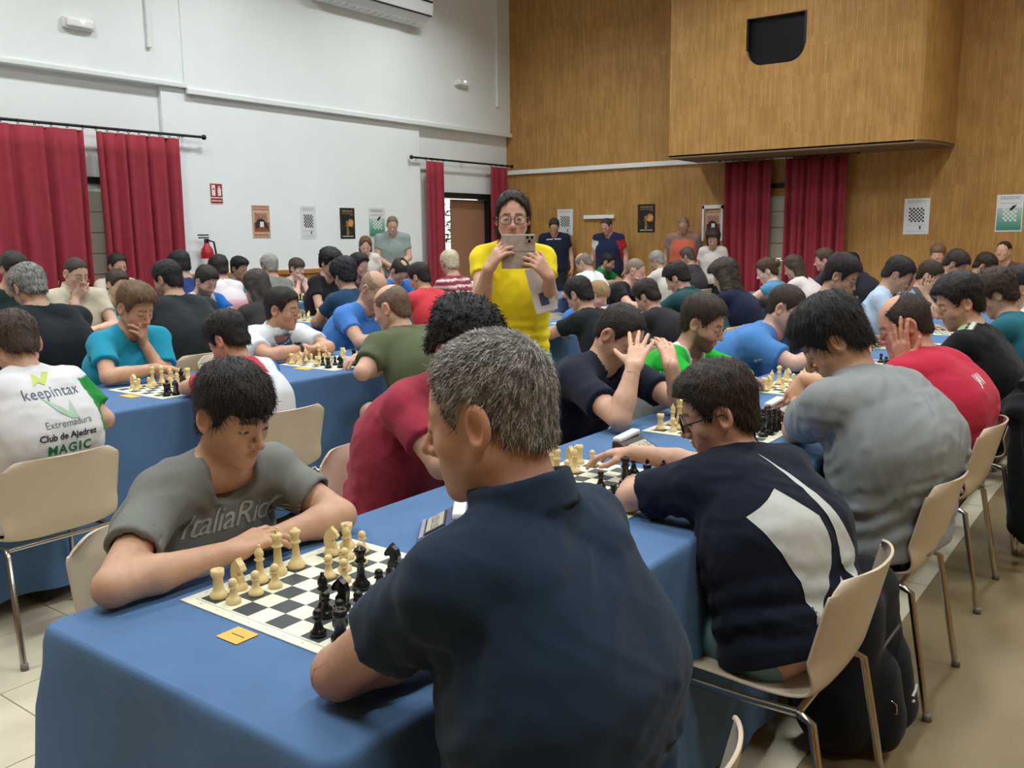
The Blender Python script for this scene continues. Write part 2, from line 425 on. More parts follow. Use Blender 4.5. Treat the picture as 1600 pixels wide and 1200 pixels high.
def person(label, head, X=None, side='L', Y=None, pos=None, s=1.0, hs=None, turn=0.0, yaw=0.0, pitch=25.0, roll=0.0, hair=None, hcol=(38, 32, 30), skin=(186, 140, 112),
           shirt=(90, 90, 90), sleeve=None, sl=0.55, shirt_fn=None, collar=False, neck=.064, arms='folded', aim=None, lod=2, glasses=None, beard=None, width=1.0,
           belly=0.0, pants=(42, 46, 60), shorts=False, stand=False, strands=0, hunch=0.03, jaw=1.0, nose=1.0, full=1.0, eyes=0.4, seed=1, group=None, hcol2=None, brow=None,
           loose=.010, wr=.0032, skirt=None, seat=True, scoop=.012, chd=(0, 0), ch=None, hmin=None, offL=None, px0=None, eyecol=(60, 40, 28), lap=.0):
    hs = hs or (0.94+0.06*s)*(1.0 if s > .9 else .97)
    hc = np.asarray(pos, float) if pos is not None else (atx(head[0], head[1], X) if X is not None else aty(head[0], head[1], Y))
    dcam = RC_[2]@(hc-CPOS); lod = max(lod, 2 if dcam > 7.2 else 1 if dcam > 3.2 else 0)
    f = np.array([1., 0, 0]) if side == 'L' else (np.array([-1., 0, 0]) if side == 'R' else np.array([0, -1., 0]))
    fb_ = f if side != 'F' else rotz(f, turn); f = rotz(f, turn); r = np.cross(f, UP)
    hf = rotz(f, yaw); hr = np.cross(hf, UP); a = math.radians(pitch)
    fw = math.cos(a)*hf - math.sin(a)*UP; hu = np.cross(hr, fw)
    b = math.radians(roll); hr, hu = math.cos(b)*hr+math.sin(b)*hu, math.cos(b)*hu-math.sin(b)*hr
    Rh = np.stack([hr, fw, hu], 1)
    HL_ = lambda p: hc + Rh@(np.asarray(p, float)*hs)
    A = HL_((0, -.022, -.055))
    N = A - f*.030*s - UP*.078*s
    zs = .42
    if stand:
        P0 = np.array([N[0], N[1], N[2]-.52*s]) - f*.02
    else:
        z0 = zs+.085*s; dz = N[2]-z0; Lt = .52*s
        off = math.sqrt(max(Lt*Lt-dz*dz, .0016)) if offL is None else offL
        if px0 is not None: off = (N[0]-px0)/f[0]
        P0 = np.array([N[0], N[1], z0]) - f*off
    spd = unit(N-P0)
    Ch = P0 + (N-P0)*.58 - f*hunch
    Up_ = P0 + (N-P0)*.86 - f*hunch*.7
    w = width*s
    Sh = {k: N - spd*.056*s + r*sg*.168*w + f*.015 - UP*.01 for k, sg in (('R', 1), ('L', -1))}
    # ---- arms
    La, Lf = .285*s, .250*s
    arm = {}
    def put(k, E=None, W=None, pole=None, fd=None, bn=None, **kw):
        sg = 1 if k == 'R' else -1
        if E is None: E, W = ik(Sh[k], W, La, Lf, pole if pole is not None else r*sg*.6-UP)
        E = np.asarray(E, float); W = np.asarray(W, float)
        arm[k] = (E, W, unit(fd) if fd is not None else unit(W-E), bn if bn is not None else UP, kw)
    def preset(k, name):
        sg = 1 if k == 'R' else -1
        tz = TT+.036*s
        if name == 'folded':
            W = N + f*.27*s + r*sg*(.02 if k == 'R' else -.015); W[2] = tz+.008+(.03 if k == 'R' else 0)
            E, W = ik(Sh[k], W, La, Lf, r*sg*1.0 - UP*.6); E[2] = max(E[2], tz+.012); put(k, E, W, fd=f*.25-r*sg*.95-UP*.1, curl=.45)
        elif name == 'table':
            W = N + f*.34*s + r*sg*.10; W[2] = tz
            E, W = ik(Sh[k], W, La, Lf, r*sg*.8 - UP); E[2] = max(E[2], tz+.01); put(k, E, W, fd=f*.8-r*sg*.4-UP*.12, curl=.5)
        elif name == 'chin':
            W = HL_((sg*.03, .075, -.165)); E, W = ik(Sh[k], W, La, Lf, -UP*1.0+f*.5+r*sg*.2)
            put(k, E, W, fd=HL_((-sg*.015, .10, -.07))-W, bn=fw*.8+r*sg*.5, curl=.75)
        elif name == 'cheek':
            W = HL_((sg*.085, .065, -.135)); E, W = ik(Sh[k], W, La, Lf, -UP*1.0+f*.5+r*sg*.3)
            put(k, E, W, fd=HL_((sg*.083, .03, .03))-W, bn=r*sg+fw*.3, curl=.12)
        elif name == 'brow':
            W = HL_((sg*.06, .13, -.06)); E, W = ik(Sh[k], W, La, Lf, -UP*1.0+f*.3+r*sg*.4)
            put(k, E, W, fd=HL_((sg*.02, .10, .09))-W, bn=fw+r*sg*.4, curl=.2)
        elif name == 'reach':
            W = np.asarray(aim if aim is not None else N+f*.45+UP*(TT+.13-N[2]), float); E, W = ik(Sh[k], W, La, Lf, r*sg*.8-UP)
            put(k, E, W, fd=unit(W-E)*.7-UP*.6, curl=.6)
        elif name == 'lap':
            W = P0 + f*.27*s + r*sg*.06 + UP*.11; E, W = ik(Sh[k], W, La, Lf, r*sg*.7-f*.8); put(k, E, W, fd=f*.5-r*sg*.8, curl=.4)
        elif name == 'side':
            W = Sh[k] - UP*.50*s + r*sg*.10+f*.03; E, W = ik(Sh[k], W, La, Lf, -f+r*sg*.3); put(k, E, W, fd=-UP+f*.1, bn=r*sg+f*.3, curl=.4)
        elif name == 'clasp':
            W = P0 + f*.20*s + r*sg*.035 + UP*.06; E, W = ik(Sh[k], W, La, Lf, r*sg-f*.4); put(k, E, W, fd=-r*sg-UP*.25, bn=f, curl=.5)
        elif name == 'crossed':
            W = Ch + f*.19*s - r*sg*.09+UP*.02; E, W = ik(Sh[k], W, La, Lf, r*sg*.7-UP*.7); put(k, E, W, fd=-r*sg, bn=f, curl=.3)
    sp = arms if isinstance(arms, dict) else None
    for i, k in enumerate('RL'):
        v = sp.get(k) if sp else (arms if isinstance(arms, str) else arms[i])
        if isinstance(v, str): preset(k, v)
        else: put(k, **v)
    # ---- body
    hh, hn, hb, hcl, hhr = LODS[lod]
    hcl = ch or (hcl if not (lod == 1 and dcam < 4.8) else .0110); hh = hmin or hh
    skin = tuple(np.clip(np.array(skin)*.84+np.mean(skin)*.16+9, 0, 255))
    S = Sdf()
    for sg in (1, -1):
        S.rc(P0+r*sg*.070*w, Ch+r*sg*.072*w, .112*w, .112*w, .05)
        S.rc(Ch+r*sg*.075*w, Up_+r*sg*.082*w, .112*w, .072*w, .05)
    if belly: S.sp(P0+(N-P0)*.38+f*.06*s, .115*s*(1+belly), .06)
    for k, sg in (('R', 1), ('L', -1)):
        E, W, fd, bn, kw = arm[k]
        S.rc(N-UP*.005, Sh[k], .048*s, .050*w, .03)
        S.rc(Sh[k], E, .050*w, .040*s, .02)
        S.rc(E, E+(W-E)*.35, .0405*s, .0415*s, .015); S.rc(E+(W-E)*.35, W, .0415*s, .0265*s, .015)
    S.rc(N-UP*.02, A, .060*s*(.6+.4*full), .053*s*(.6+.4*full), .03)
    if stand:
        hips = {k: P0 + r*sg*.085*w - UP*.06*s for k, sg in (('R', 1), ('L', -1))}
        knees = {k: np.array([hips[k][0], hips[k][1], .48*s]) + r*(1 if k == 'R' else -1)*.01+f*.02 for k in 'RL'}
        ank = {k: np.array([knees[k][0], knees[k][1], .085]) - f*.02 for k in 'RL'}
    else:
        hips = {k: P0 + r*sg*.085*w - UP*.01 for k, sg in (('R', 1), ('L', -1))}
        knees = {k: hips[k] + f*(.40+lap)*s + r*sg*.05 + UP*(.50*s+.0-hips[k][2]) for k, sg in (('R', 1), ('L', -1))}
        ank = {k: np.array([knees[k][0], knees[k][1], .085]) + f*.02 for k in 'RL'}
    for k in 'RL':
        S.rc(hips[k], knees[k], .082*w, .058*s, .03); S.rc(knees[k], ank[k], .055*s, .038*s, .02); S.rc(ank[k], ank[k]+f*.10*s-UP*.03, .038*s, .032*s, .02)
    hfn = lambda p: head_sdf(((p-hc.astype(np.float32))@Rh.astype(np.float32))/hs, jaw, nose, hh < .005, full, eyes)*hs
    S.add(hfn, hc-.135*hs, hc+.135*hs, .018)
    for k in 'RL':
        E, W, fd, bn, kw = arm[k]; hand_prims(S, W, fd, bn, k, s*1.0, **kw)
    lo, hi = S.bounds()
    regs = [(hc, .165*hs, hh)] + [(arm[k][1]+arm[k][2]*.085*s, .128*s, hn) for k in 'RL']
    Vs, Qs, nb = [], [], 0
    for i, (c, R, h) in enumerate(regs + [(None, None, hb)]):
        def keep(p, pad, i=i, c=c, R=R, h=h):
            ok = np.ones(len(p), bool) if c is None else nrm(p-c.astype(np.float32)) < R+pad
            for (c2, R2, h2) in regs[:i]: ok &= nrm(p-c2.astype(np.float32)) > R2-1.3*h-pad
            return ok
        l2, h2 = (lo, hi) if c is None else (np.maximum(lo, c-R-h), np.minimum(hi, c+R+h))
        V, Q = net(S, l2, h2, h, keep)
        Vs.append(V); Qs.append(Q+nb); nb += len(V)
    V = np.concatenate(Vs); Q = np.concatenate(Qs)
    root = empty('person', (P0[0], P0[1], 0), label, 'person', group)
    org = np.array([P0[0], P0[1], 0])
    col = np.tile(lin(skin), (len(V), 1))
    q = ((V-hc)@Rh)/hs
    inh = nrm(q) < .17
    ax = np.abs(q[:, 0])
    if lod < 2 or beard:
        hc_l = lin(brow or hcol)
        def blend(m, c, k): col[:] = col + (np.clip(m, 0, 1)*inh*k)[:, None]*(np.asarray(c)-col)
        blend(np.clip(1.2-np.abs((q[:, 2]+.061)/.0105)-np.maximum(0, (ax-.016)/.008), 0, 1)*(q[:, 1] > .076), lin(skin)*np.array([.80, .52, .50]), .75)
        blend(((ax > .074) & (q[:, 1] < .02)).astype(float), lin(skin)*np.array([1.05, .82, .78]), .5)
        blend(np.clip(1-nrm(q-np.array([0, .108, -.03]))/.03, 0, 1), lin(skin)*np.array([1.0, .75, .70]), .45)
        blend(np.clip(1-np.hypot(ax-.042, q[:, 2]+.03)/.03, 0, 1)*(q[:, 1] > .02), lin(skin)*np.array([1.02, .80, .74]), .4)
        bz = .0265 - .18*np.maximum(0, ax-.034)
        blend(np.clip(1.6-np.abs(q[:, 2]-bz)/.0045, 0, 1)*(ax > .009)*(ax < .047)*(q[:, 1] > .05), hc_l, .8)
        blend(np.clip(1.5-np.abs(q[:, 2]-(.003-.0052*(.35+eyes)))/.0022, 0, 1)*(np.abs(ax-.031) < .0135)*(q[:, 1] > .070), lin((44, 30, 26)), .8)
        if beard:
            bl = np.clip((-.036+.25*np.clip(.05-q[:, 1], 0, .06)-q[:, 2]+.006*wob(q.astype(np.float32), 5, 160.))/.016, 0, 1)*np.clip((q[:, 1]+.002)/.012, 0, 1)
            bl = bl*np.clip(((q[:, 1]-.0) > 0)*1.0, 0, 1)
            lipm = (ax < .02) & (np.abs(q[:, 2]+.062) < .009) & (q[:, 1] > .08)
            blend(bl*(~lipm), lin(beard[0]), beard[1])
    link('body', fast_mesh('body', V-org, Q, col), SKIN, root)
    if lod < 2:
        eyes_mesh(root, org, HL_, Rh, hs, eyecol)
    # ---- shirt
    wsd = seed*13+5
    T = Sdf(); lz = loose*s
    for sg in (1, -1):
        T.rc(P0+r*sg*.072*w-spd*.02, Ch+r*sg*.075*w, .110*w+lz*1.5, .108*w+lz*1.0, .11)
        T.rc(Ch+r*sg*.075*w, Up_+r*sg*.085*w, .108*w+lz*1.0, .068*w+lz*.8, .11)
    if belly: T.sp(P0+(N-P0)*.38+f*.06*s, .115*s*(1+belly)+lz*1.2, .06)
    ends = {}
    for k, sg in (('R', 1), ('L', -1)):
        E, W, fd, bn, kw = arm[k]; Sk = Sh[k]
        T.rc(N-UP*.018, Sk, .044*s+lz*.7, .046*w+lz*.8, .055)
        ad = E-Sk; al = np.linalg.norm(ad); ad = ad/al; en = Sk+ad*al*min(sl, 1.0); ends[k] = (Sk, ad, al)
        rb = .0460*s+lz*(1.5 if sl < .9 else 1.1)
        def slv(p, Sk=Sk, en=en, ad=ad, rb=rb, E=E):
            d = s_rc(p, Sk, en+ad*.06, .048*w+lz*.9, rb)
            d = smax(d, (p-en.astype(np.float32))@ad.astype(np.float32), .004)
            hole = smax(s_rc(p, Sk+ad*.05, E, .050*w+.004, .042*s+.004), -((p-(en-ad*.03).astype(np.float32))@ad.astype(np.float32)), .002)
            return smax(d, -hole, .002) if lod == 0 else d
        T.add(slv, np.minimum(Sk, en)-.09, np.maximum(Sk, en)+.09, .045)
        if sl >= .99:
            W2 = E+(W-E)*(.93 if sl < 1.5 else .5); T.rc(E, W2, .046*s+lz, .036*s+lz*.6, .02)
    if dcam < 4.0:      # cloth creases fanning from the waist and armpit
        fr_ = np.random.RandomState(seed*7+1); Lb = np.linalg.norm(N-P0)
        ax_ = lambda t, ru, fu: P0+(N-P0)*t - f*hunch*min(t/.58, 1.0) + r*ru + f*fu
        hw_, dp_ = .184*w+lz*1.2, .112*w+lz*1.2+.012
        for sg in (1, -1):
            for i in range(5):
                t0 = .10+.10*i+fr_.uniform(-.03, .03); t1 = t0+fr_.uniform(.02, .16); t2 = t1+fr_.uniform(-.06, .10)
                a_ = ax_(t0, sg*hw_*.80, dp_*.66); b_ = ax_(t1, sg*(hw_-.004), -dp_*.10); c_ = ax_(t2, sg*hw_*.72, -dp_*.78); d_ = ax_(t2+.03, sg*hw_*fr_.uniform(.25, .45), -dp_-.010)
                T.rc(a_, b_, .007, .010, .020); T.rc(b_, c_, .010, .009, .020); T.rc(c_, d_, .009, .004, .020)
    T.rc(N-UP*(.004+scoop)+f*(.012+scoop*1.1), A+(A-N)*.6+f*.012, neck*s*(.7+.3*full), neck*s*1.05, .006, 's')
    if collar:
        ca = unit(A-N+UP*.02); c0 = N - ca*.012
        def colf(p):
            q_ = p-c0.astype(np.float32); t_ = q_@ca.astype(np.float32); rr_ = nrm(q_-t_[:, None]*ca.astype(np.float32))
            ring = np.abs(rr_-(.069*s+.14*(.05-t_)))-.0075
            front = unit(f)
            return smax(ring, np.abs(t_-.034)-.026, .004)
        T.add(lambda p: colf(p)+.001, c0-.12, c0+.12, .004)
    hemz = P0 - spd*.065*s
    def post(p, d):
        fd1 = unit(spd*.75+r*.6).astype(np.float32); fd2 = unit(spd*.6-r*.75).astype(np.float32)
        p1 = p - (p@fd1)[:, None]*fd1*.72; p2 = p - (p@fd2)[:, None]*fd2*.72
        n1 = wob(p1, wsd, 30.); n2 = wob(p2, wsd+1, 38.)
        d = d + wr*(1.5*(np.abs(n1)-.25) + 1.1*(np.abs(n2)-.25) + .5*wob(p, wsd+4, 14.))
        al_ = (p-P0.astype(np.float32))@spd.astype(np.float32)
        d = d + wr*1.1*np.exp(-((al_-.05*s)/.09)**2)*np.sin(al_*95+4*wob(p, wsd+5, 9.))
        for k in 'RL':   # folds radiating at the armpit
            E = arm[k][0]; m = Sh[k]-UP*.10*s; qd = nrm(p-m.astype(np.float32))
            d = d + wr*.8*np.exp(-(qd/.11)**2)*np.sin(qd*150 + 3*wob(p, wsd+2, 12.))
        if collar: d = np.minimum(d, d*0+colf(p))
        if stand: d = smax(d, ((P0-UP*.10*s).astype(np.float32)-p)@UP.astype(np.float32), .004)
        else: d = smax(d, (hemz.astype(np.float32)-p)@spd.astype(np.float32), .006)
        return d
    T.post = post
    lo, hi = T.bounds(); TV, TQ = net(T, lo, hi, hcl)
    tc = np.tile(lin(shirt), (len(TV), 1))
    if sleeve is not None:
        for k in 'RL':
            Sk, ad, al = ends[k]; sg = 1 if k == 'R' else -1
            t_ = (TV-Sk)@ad; dd = nrm(TV-Sk-np.clip(t_, 0, al)[:, None]*ad)
            lat = (TV-N)@r*sg
            sc = sleeve[k] if isinstance(sleeve, dict) else sleeve
            tc[(t_ > .02) & (dd < .10) & (lat > .135*w)] = lin(sc)
    body = dict(N=N, P0=P0, Ch=Ch, f=f, r=r, spd=spd, Sh=Sh, arm=arm, hc=hc, Rh=Rh, hs=hs, root=root, org=org, T=T, s=s, HL=HL_, A=A, w=w)
    if shirt_fn is not None: tc = shirt_fn(TV, tc, body)
    link('shirt', fast_mesh('shirt', TV-org, TQ, tc), FABRIC, root)
    # ---- trousers / skirt
    G = Sdf()
    G.rc(hips['R']+r*.0, hips['L'], .098*w, .098*w, .03)
    for k in 'RL':
        if skirt is not None:
            G.rc(hips[k], np.array([hips[k][0], hips[k][1], .35])+r*(.06 if k == 'R' else -.06), .105*w, .14*s, .08)
        elif shorts:
            e_ = hips[k]+(knees[k]-hips[k])*.86; G.rc(hips[k], e_, .095*w, .078*s, .03)
        else:
            G.rc(hips[k], knees[k], .094*w, .070*s, .03); G.rc(knees[k], ank[k]+UP*.015, .068*s, .052*s, .02)
    G.post = lambda p, d: d + wob(p, wsd+3, 30.)*.003
    lo, hi = G.bounds(); GV, GQ = net(G, lo, hi, {0: .014, 1: .022, 2: .032}[lod])
    gc = np.tile(lin(skirt if skirt is not None else pants), (len(GV), 1))
    if skirt is not None:
        m_ = wob(GV.astype(np.float32), 77, 70.) > .12; gc[m_] = lin((150, 196, 160))
    link('skirt' if skirt is not None else ('shorts' if shorts else 'trousers'), fast_mesh('trousers', GV-org, GQ, gc), FABRIC, root)
    # ---- shoes
    for k in 'RL':
        o = link('shoe', shoe_mesh(), None, root, loc=ank[k]+f*.045*s-org-UP*(ank[k][2]), rz=math.atan2(f[1], f[0])-math.pi/2)
        o.scale = (s, s, s)
    # ---- hair
    if hair is not None:
        Hs = Sdf(); st = dict(hair); st.setdefault('seed', seed*3+1)
        R_ = Rh.astype(np.float32); hcf = hc.astype(np.float32)
        lo_ = np.array([-.16, -.22, -.14-st.get('drape', 0)-.04-(.1 if st.get('tail') else 0)]); hi_ = np.array([.16, .16, .20])
        fh = lambda p: hair_sdf(p, st)
        HV, HQ = net(fh, lo_, hi_, hhr/hs, newton=1)
        if len(HV):
            rr = np.random.RandomState(seed)
            hcv = np.tile(lin(hcol), (len(HV), 1))
            if hcol2 is not None:
                mixf = np.clip(.5+.9*wob(HV.astype(np.float32)*np.array([1.6, .6, .6], np.float32), seed+50, 130.) + st.get('grey_side', 0)*np.clip((.05-HV[:, 2])/.06, -1, 1), 0, 1)
                hcv = hcv*(1-mixf[:, None]) + lin(hcol2)*mixf[:, None]
            hv = hc + (HV*hs)@Rh.T
            ho = link('hair', fast_mesh('hair', hv-org, HQ, hcv), HAIR, root)
            if lod == 1: strands = max(strands, 900 if st.get('t', .01) > .004 else 500); st.setdefault('sw', .0014)
            if lod == 2: strands = 260; st.setdefault('sw', .0024)
            st.setdefault('lift', .22); st.setdefault('len', .016 if st.get('t', .01) < .008 else .024)
            if strands: strand_mesh(ho, HV, HQ, hc, Rh, hs, org, hcol, hcol2, strands, st, seed)
    if glasses is not None: glasses_mesh(root, org, HL_, glasses)
    if seat and not stand: SEATS.append((P0+np.array([chd[0], chd[1], 0]), math.atan2(fb_[1], fb_[0]), label))
    return body
def shoe_mesh():
    global SHOE
    if SHOE is None:
        S = Sdf(); S.rc((0, -.06, .045), (0, .10, .032), .042, .034, .02); S.rc((0, -.055, .06), (0, -.045, .10), .04, .042, .02)
        S.post = lambda p, d: smax(d, -(p[:, 2]-.002), .003)
        V, Q = net(S, (-.08, -.13, -.03), (.08, .17, .17), .012)
        SHOE = fast_mesh('shoe', V, Q, np.tile(lin((44, 44, 48)), (len(V), 1))); SHOE.materials.append(FABRIC)
    return SHOE
def eyes_mesh(root, org, HLf, Rh, hs, ec):
    n, m = 12, 9
    for sg in (1, -1):
        c = HLf((sg*.031, .0725, .003)); V = []; cols = []
        ax = Rh@np.array([0, .97, -.22])
        u = unit(np.cross(ax, UP+.01)); v = np.cross(ax, u)
        for i in range(m):
            th = math.pi*i/(m-1)*.55
            for j in range(n):
                a = 2*math.pi*j/n; dv = math.cos(th)*ax + math.sin(th)*(math.cos(a)*u+math.sin(a)*v)
                V.append(c + dv*.0129*hs - org); cols.append(lin((15, 12, 10)) if th < .2 else lin(ec) if th < .5 else lin((205, 198, 190)))
        link('eye', fast_mesh('eye', V, np.array(grid_faces(m, n, True)), np.array(cols)), EYE, root)
def strand_mesh(ho, HV, HQ, hc, Rh, hs, org, c1, c2, n, st, seed):
    r = np.random.RandomState(seed+99)
    qa = HV[HQ]; nor = np.cross(qa[:, 2]-qa[:, 0], qa[:, 3]-qa[:, 1]); ar = nrm(nor)+1e-12; nor = nor/ar[:, None]
    cen = qa.mean(1); out = np.einsum('ij,ij->i', nor, cen-np.array([0, -.01, .02])); nor = np.where((out < 0)[:, None], -nor, nor)
    ok = np.einsum('ij,ij->i', nor, cen-np.array([0, -.01, .0])) > .02
    idx = r.choice(np.flatnonzero(ok), n, p=ar[ok]/ar[ok].sum())
    b = r.uniform(size=(n, 2)); q = qa[idx]
    p = (q[:, 0]*(1-b[:, :1])+q[:, 1]*b[:, :1])*(1-b[:, 1:])+(q[:, 3]*(1-b[:, :1])+q[:, 2]*b[:, :1])*b[:, 1:]
    nn = nor[idx]; crown = np.array(st.get('crown', (0, -.06, .12)))
    fl = p-crown; fl = fl-np.einsum('ij,ij->i', fl, nn)[:, None]*nn; fl /= nrm(fl)[:, None]+1e-6
    fl = fl + r.normal(size=(n, 3))*st.get('mess', .35); fl = fl-np.einsum('ij,ij->i', fl, nn)[:, None]*nn*.8; fl /= nrm(fl)[:, None]+1e-6
    ln = st.get('len', .022)*r.uniform(.5, 1.3, n)[:, None]; wd = st.get('sw', .0011)
    sd = np.cross(fl, nn)*wd
    lift = st.get('lift', .35)
    p0 = p-nn*.002; p1 = p+fl*ln*.5+nn*ln*lift*.6; p2 = p+fl*ln+nn*ln*lift*.45-np.array([0, 0, .15])*ln
    V = np.stack([p0-sd, p0+sd, p1+sd*.8, p1-sd*.8, p2+sd*.15, p2-sd*.15], 1).reshape(-1, 3)
    k = np.arange(n)[:, None]*6
    F = np.concatenate([k+np.array([[0, 1, 2, 3]]), k+np.array([[3, 2, 4, 5]])], 0)
    t = r.uniform(size=n)**1.2; c = lin(c1)*(1-t[:, None]*.0)
    cc = np.tile(lin(c1), (n, 1)) if c2 is None else np.where((r.uniform(size=n) < .45)[:, None], lin(c2), lin(c1))
    cc = cc*r.uniform(.7, 1.35, n)[:, None]
    link('hair_strands', fast_mesh('hair_strands', hc+(V*hs)@Rh.T-org, F, np.repeat(cc, 6, 0)), HAIR, ho.parent)['kind'] = 'stuff'
GLASS = None
def glasses_mesh(root, org, HLf, g):
    col, thick, rx, rz = g
    m = MB(); P = lambda x, y, z: HLf((x, y, z))-org
    for sg in (1, -1):
        loop = []
        for a in np.linspace(0, 2*math.pi, 19):
            ca, sa = math.cos(a), math.sin(a); e = .6
            loop.append(P(sg*(.0335+rx*abs(ca)**e*np.sign(ca)), .103-.10*abs(rx*ca)*(1 if ca*1 > 0 else .3), .001+rz*abs(sa)**e*np.sign(sa)))
        m.tube(loop, thick, 6, False)
        m.tube([P(sg*(.0335+rx), .100, .006), P(sg*.074, .086, .008), P(sg*.081, .02, .010), P(sg*.083, -.012, .006), P(sg*.081, -.026, -.014)], thick*.9, 6)
    m.tube([P(-.0335+rx, .104, .004), P(0, .109, .007), P(.0335-rx, .104, .004)], thick, 6)
    o = m.build('glasses', mat('glasses_'+'_'.join(map(str, col)), col, .3), root)
    global GLASS
    if GLASS is None:
        GLASS, n, b = newmat('spectacle_lens'); b.inputs['Alpha'].default_value = .12; b.inputs['Roughness'].default_value = .05; b.inputs['Base Color'].default_value = (.8, .85, .9, 1)
    for sg in (1, -1):
        V = [P(sg*(.0335+rx*math.cos(a)), .1025-.10*abs(rx*math.cos(a))*(1 if math.cos(a) > 0 else .3), .001+rz*math.sin(a)) for a in np.linspace(0, 2*math.pi, 12, endpoint=False)]
        MB().add(V, [tuple(range(12))]).build('lens', GLASS, o)
# ---------------------------------------------------------------- flat print wrapped onto a shirt
def text_polys(txt, size, shear=0.0, off=0.0, space=1.0):
    cu = bpy.data.curves.new('print', 'FONT'); cu.body = txt; cu.size = size; cu.shear = shear; cu.offset = off; cu.align_x = 'CENTER'; cu.space_character = space; cu.resolution_u = 3
    o = bpy.data.objects.new('print', cu); C.objects.link(o)
    dg = bpy.context.evaluated_depsgraph_get(); me = bpy.data.meshes.new_from_object(o.evaluated_get(dg))
    bpy.data.objects.remove(o); bpy.data.curves.remove(cu)
    return me
def refine(me, maxlen):
    bm = bmesh.new(); bm.from_mesh(me); bmesh.ops.triangulate(bm, faces=bm.faces)
    for _ in range(5):
        e = [x for x in bm.edges if x.calc_length() > maxlen]
        if not e: break
        bmesh.ops.subdivide_edges(bm, edges=e, cuts=1); bmesh.ops.triangulate(bm, faces=bm.faces)
    V = np.array([v.co[:] for v in bm.verts]); F = np.array([[v.index for v in fc.verts] for fc in bm.faces]) if len(bm.faces) else np.zeros((0, 3), int)
    bm.free(); return V, F
def stamp(body, me, org3, right, up, d, col, name='print', lift=.0022, maxlen=.012):
    """wrap a flat 2-D mesh onto the shirt surface by marching along direction d"""
    bm = bmesh.new(); bm.from_mesh(me); bm.verts.ensure_lookup_table(); bm.to_mesh(me); bm.free()
    V, F = refine(me, maxlen)
    right, up, d = unit(right), unit(up), unit(d)
    p = (np.asarray(org3)+V[:, :1]*right+V[:, 1:2]*up).astype(np.float32); t = np.zeros(len(p), np.float32)
    for _ in range(60):
        dd = body['T'](p+t[:, None]*d.astype(np.float32)); t += np.clip(dd, -.02, .05)*.8
    p = p + t[:, None]*d; bad = np.abs(body['T'](p.astype(np.float32))) > .006; p = p - lift*d
    F = F[~bad[F].any(1)]
    if not len(F): return
    link(name, fast_mesh(name, p-body['org'], F, np.tile(lin(col), (len(p), 1)), smooth=True), PRINT, body['root'])
def poly_me(polys):
    me = bpy.data.meshes.new('poly'); V = []; F = []
    for P in polys:
        F.append(tuple(range(len(V), len(V)+len(P)))); V += [(u, v, 0) for u, v in P]
    me.from_pydata(V, [], F); me.update(); return me
# ---------------------------------------------------------------- the room
WX, WY = -9.4, 12.6          # white wall plane, wood wall plane
EX, SY = 4.2, -3.4           # far sides, out of view
def struct(o): o['kind'] = 'structure'; return o
plaster = mat('white_plaster', (236, 243, 242), .9, var=.025, scale=1.3, bump=.08, bscale=90)
whitep = mat('white_paint', (230, 236, 234), .6, var=.02)
black = mat('black_metal', (24, 24, 26), .45)

def tile_mat(name, c1, c2, size, mortar, rough, speck):
    m, n, b = newmat(name)
    tc = n.nodes.new('ShaderNodeTexCoord'); br = n.nodes.new('ShaderNodeTexBrick')
    br.offset = 0.0; br.inputs['Scale'].default_value = 1.0; br.inputs['Brick Width'].default_value = size; br.inputs['Row Height'].default_value = size
    br.inputs['Mortar Size'].default_value = mortar; br.inputs['Color1'].default_value = L4(c1); br.inputs['Color2'].default_value = L4(c2)
    br.inputs['Mortar'].default_value = tuple(float(v)*.6 for v in lin(c1)) + (1,)
    n.links.new(tc.outputs['Object'], br.inputs['Vector'])
    nz = n.nodes.new('ShaderNodeTexNoise'); nz.inputs['Scale'].default_value = 160; nz.inputs['Detail'].default_value = 6
    n.links.new(tc.outputs['Object'], nz.inputs['Vector'])
    n3 = n.nodes.new('ShaderNodeTexNoise'); n3.inputs['Scale'].default_value = 2.2; n3.inputs['Detail'].default_value = 4
    n.links.new(tc.outputs['Object'], n3.inputs['Vector'])
    ad = n.nodes.new('ShaderNodeMath'); ad.operation = 'ADD'; n.links.new(nz.outputs['Fac'], ad.inputs[0]); n.links.new(n3.outputs['Fac'], ad.inputs[1])
    mr = n.nodes.new('ShaderNodeMapRange'); mr.inputs['From Min'].default_value = .6; mr.inputs['From Max'].default_value = 1.4
    mr.inputs['To Min'].default_value = 1-speck; mr.inputs['To Max'].default_value = 1+speck
    n.links.new(ad.outputs[0], mr.inputs['Value'])
    mx = n.nodes.new('ShaderNodeVectorMath'); mx.operation = 'SCALE'
    n.links.new(br.outputs['Color'], mx.inputs[0]); n.links.new(mr.outputs[0], mx.inputs['Scale']); n.links.new(mx.outputs[0], b.inputs['Base Color'])
    b.inputs['Roughness'].default_value = rough; b.inputs['Specular IOR Level'].default_value = .4
    return m
beige_t = tile_mat('beige_floor', (212, 204, 180), (206, 198, 174), 0.45, .004, .42, .07)
brown_t = tile_mat('brown_floor', (134, 118, 86), (130, 114, 83), 5.0, .0, .5, .22)
floor = struct(MB().box((WX, SY, -.12), (EX, WY, -.006)).build('floor', beige_t))
FX = -0.735
struct(MB().box((FX, SY, -.05), (EX, WY, 0)).build('floor_covering', brown_t, floor))
tm = MB().box((.0025, .0025, -.03), (.4475, .4475, 0)).mesh('floor_tile'); tm.materials.append(mat('beige_tile', (212, 204, 180), .4, var=.05, scale=9, bump=.05, bscale=60))
nx0 = int(math.floor((FX-.45*8)/.45))
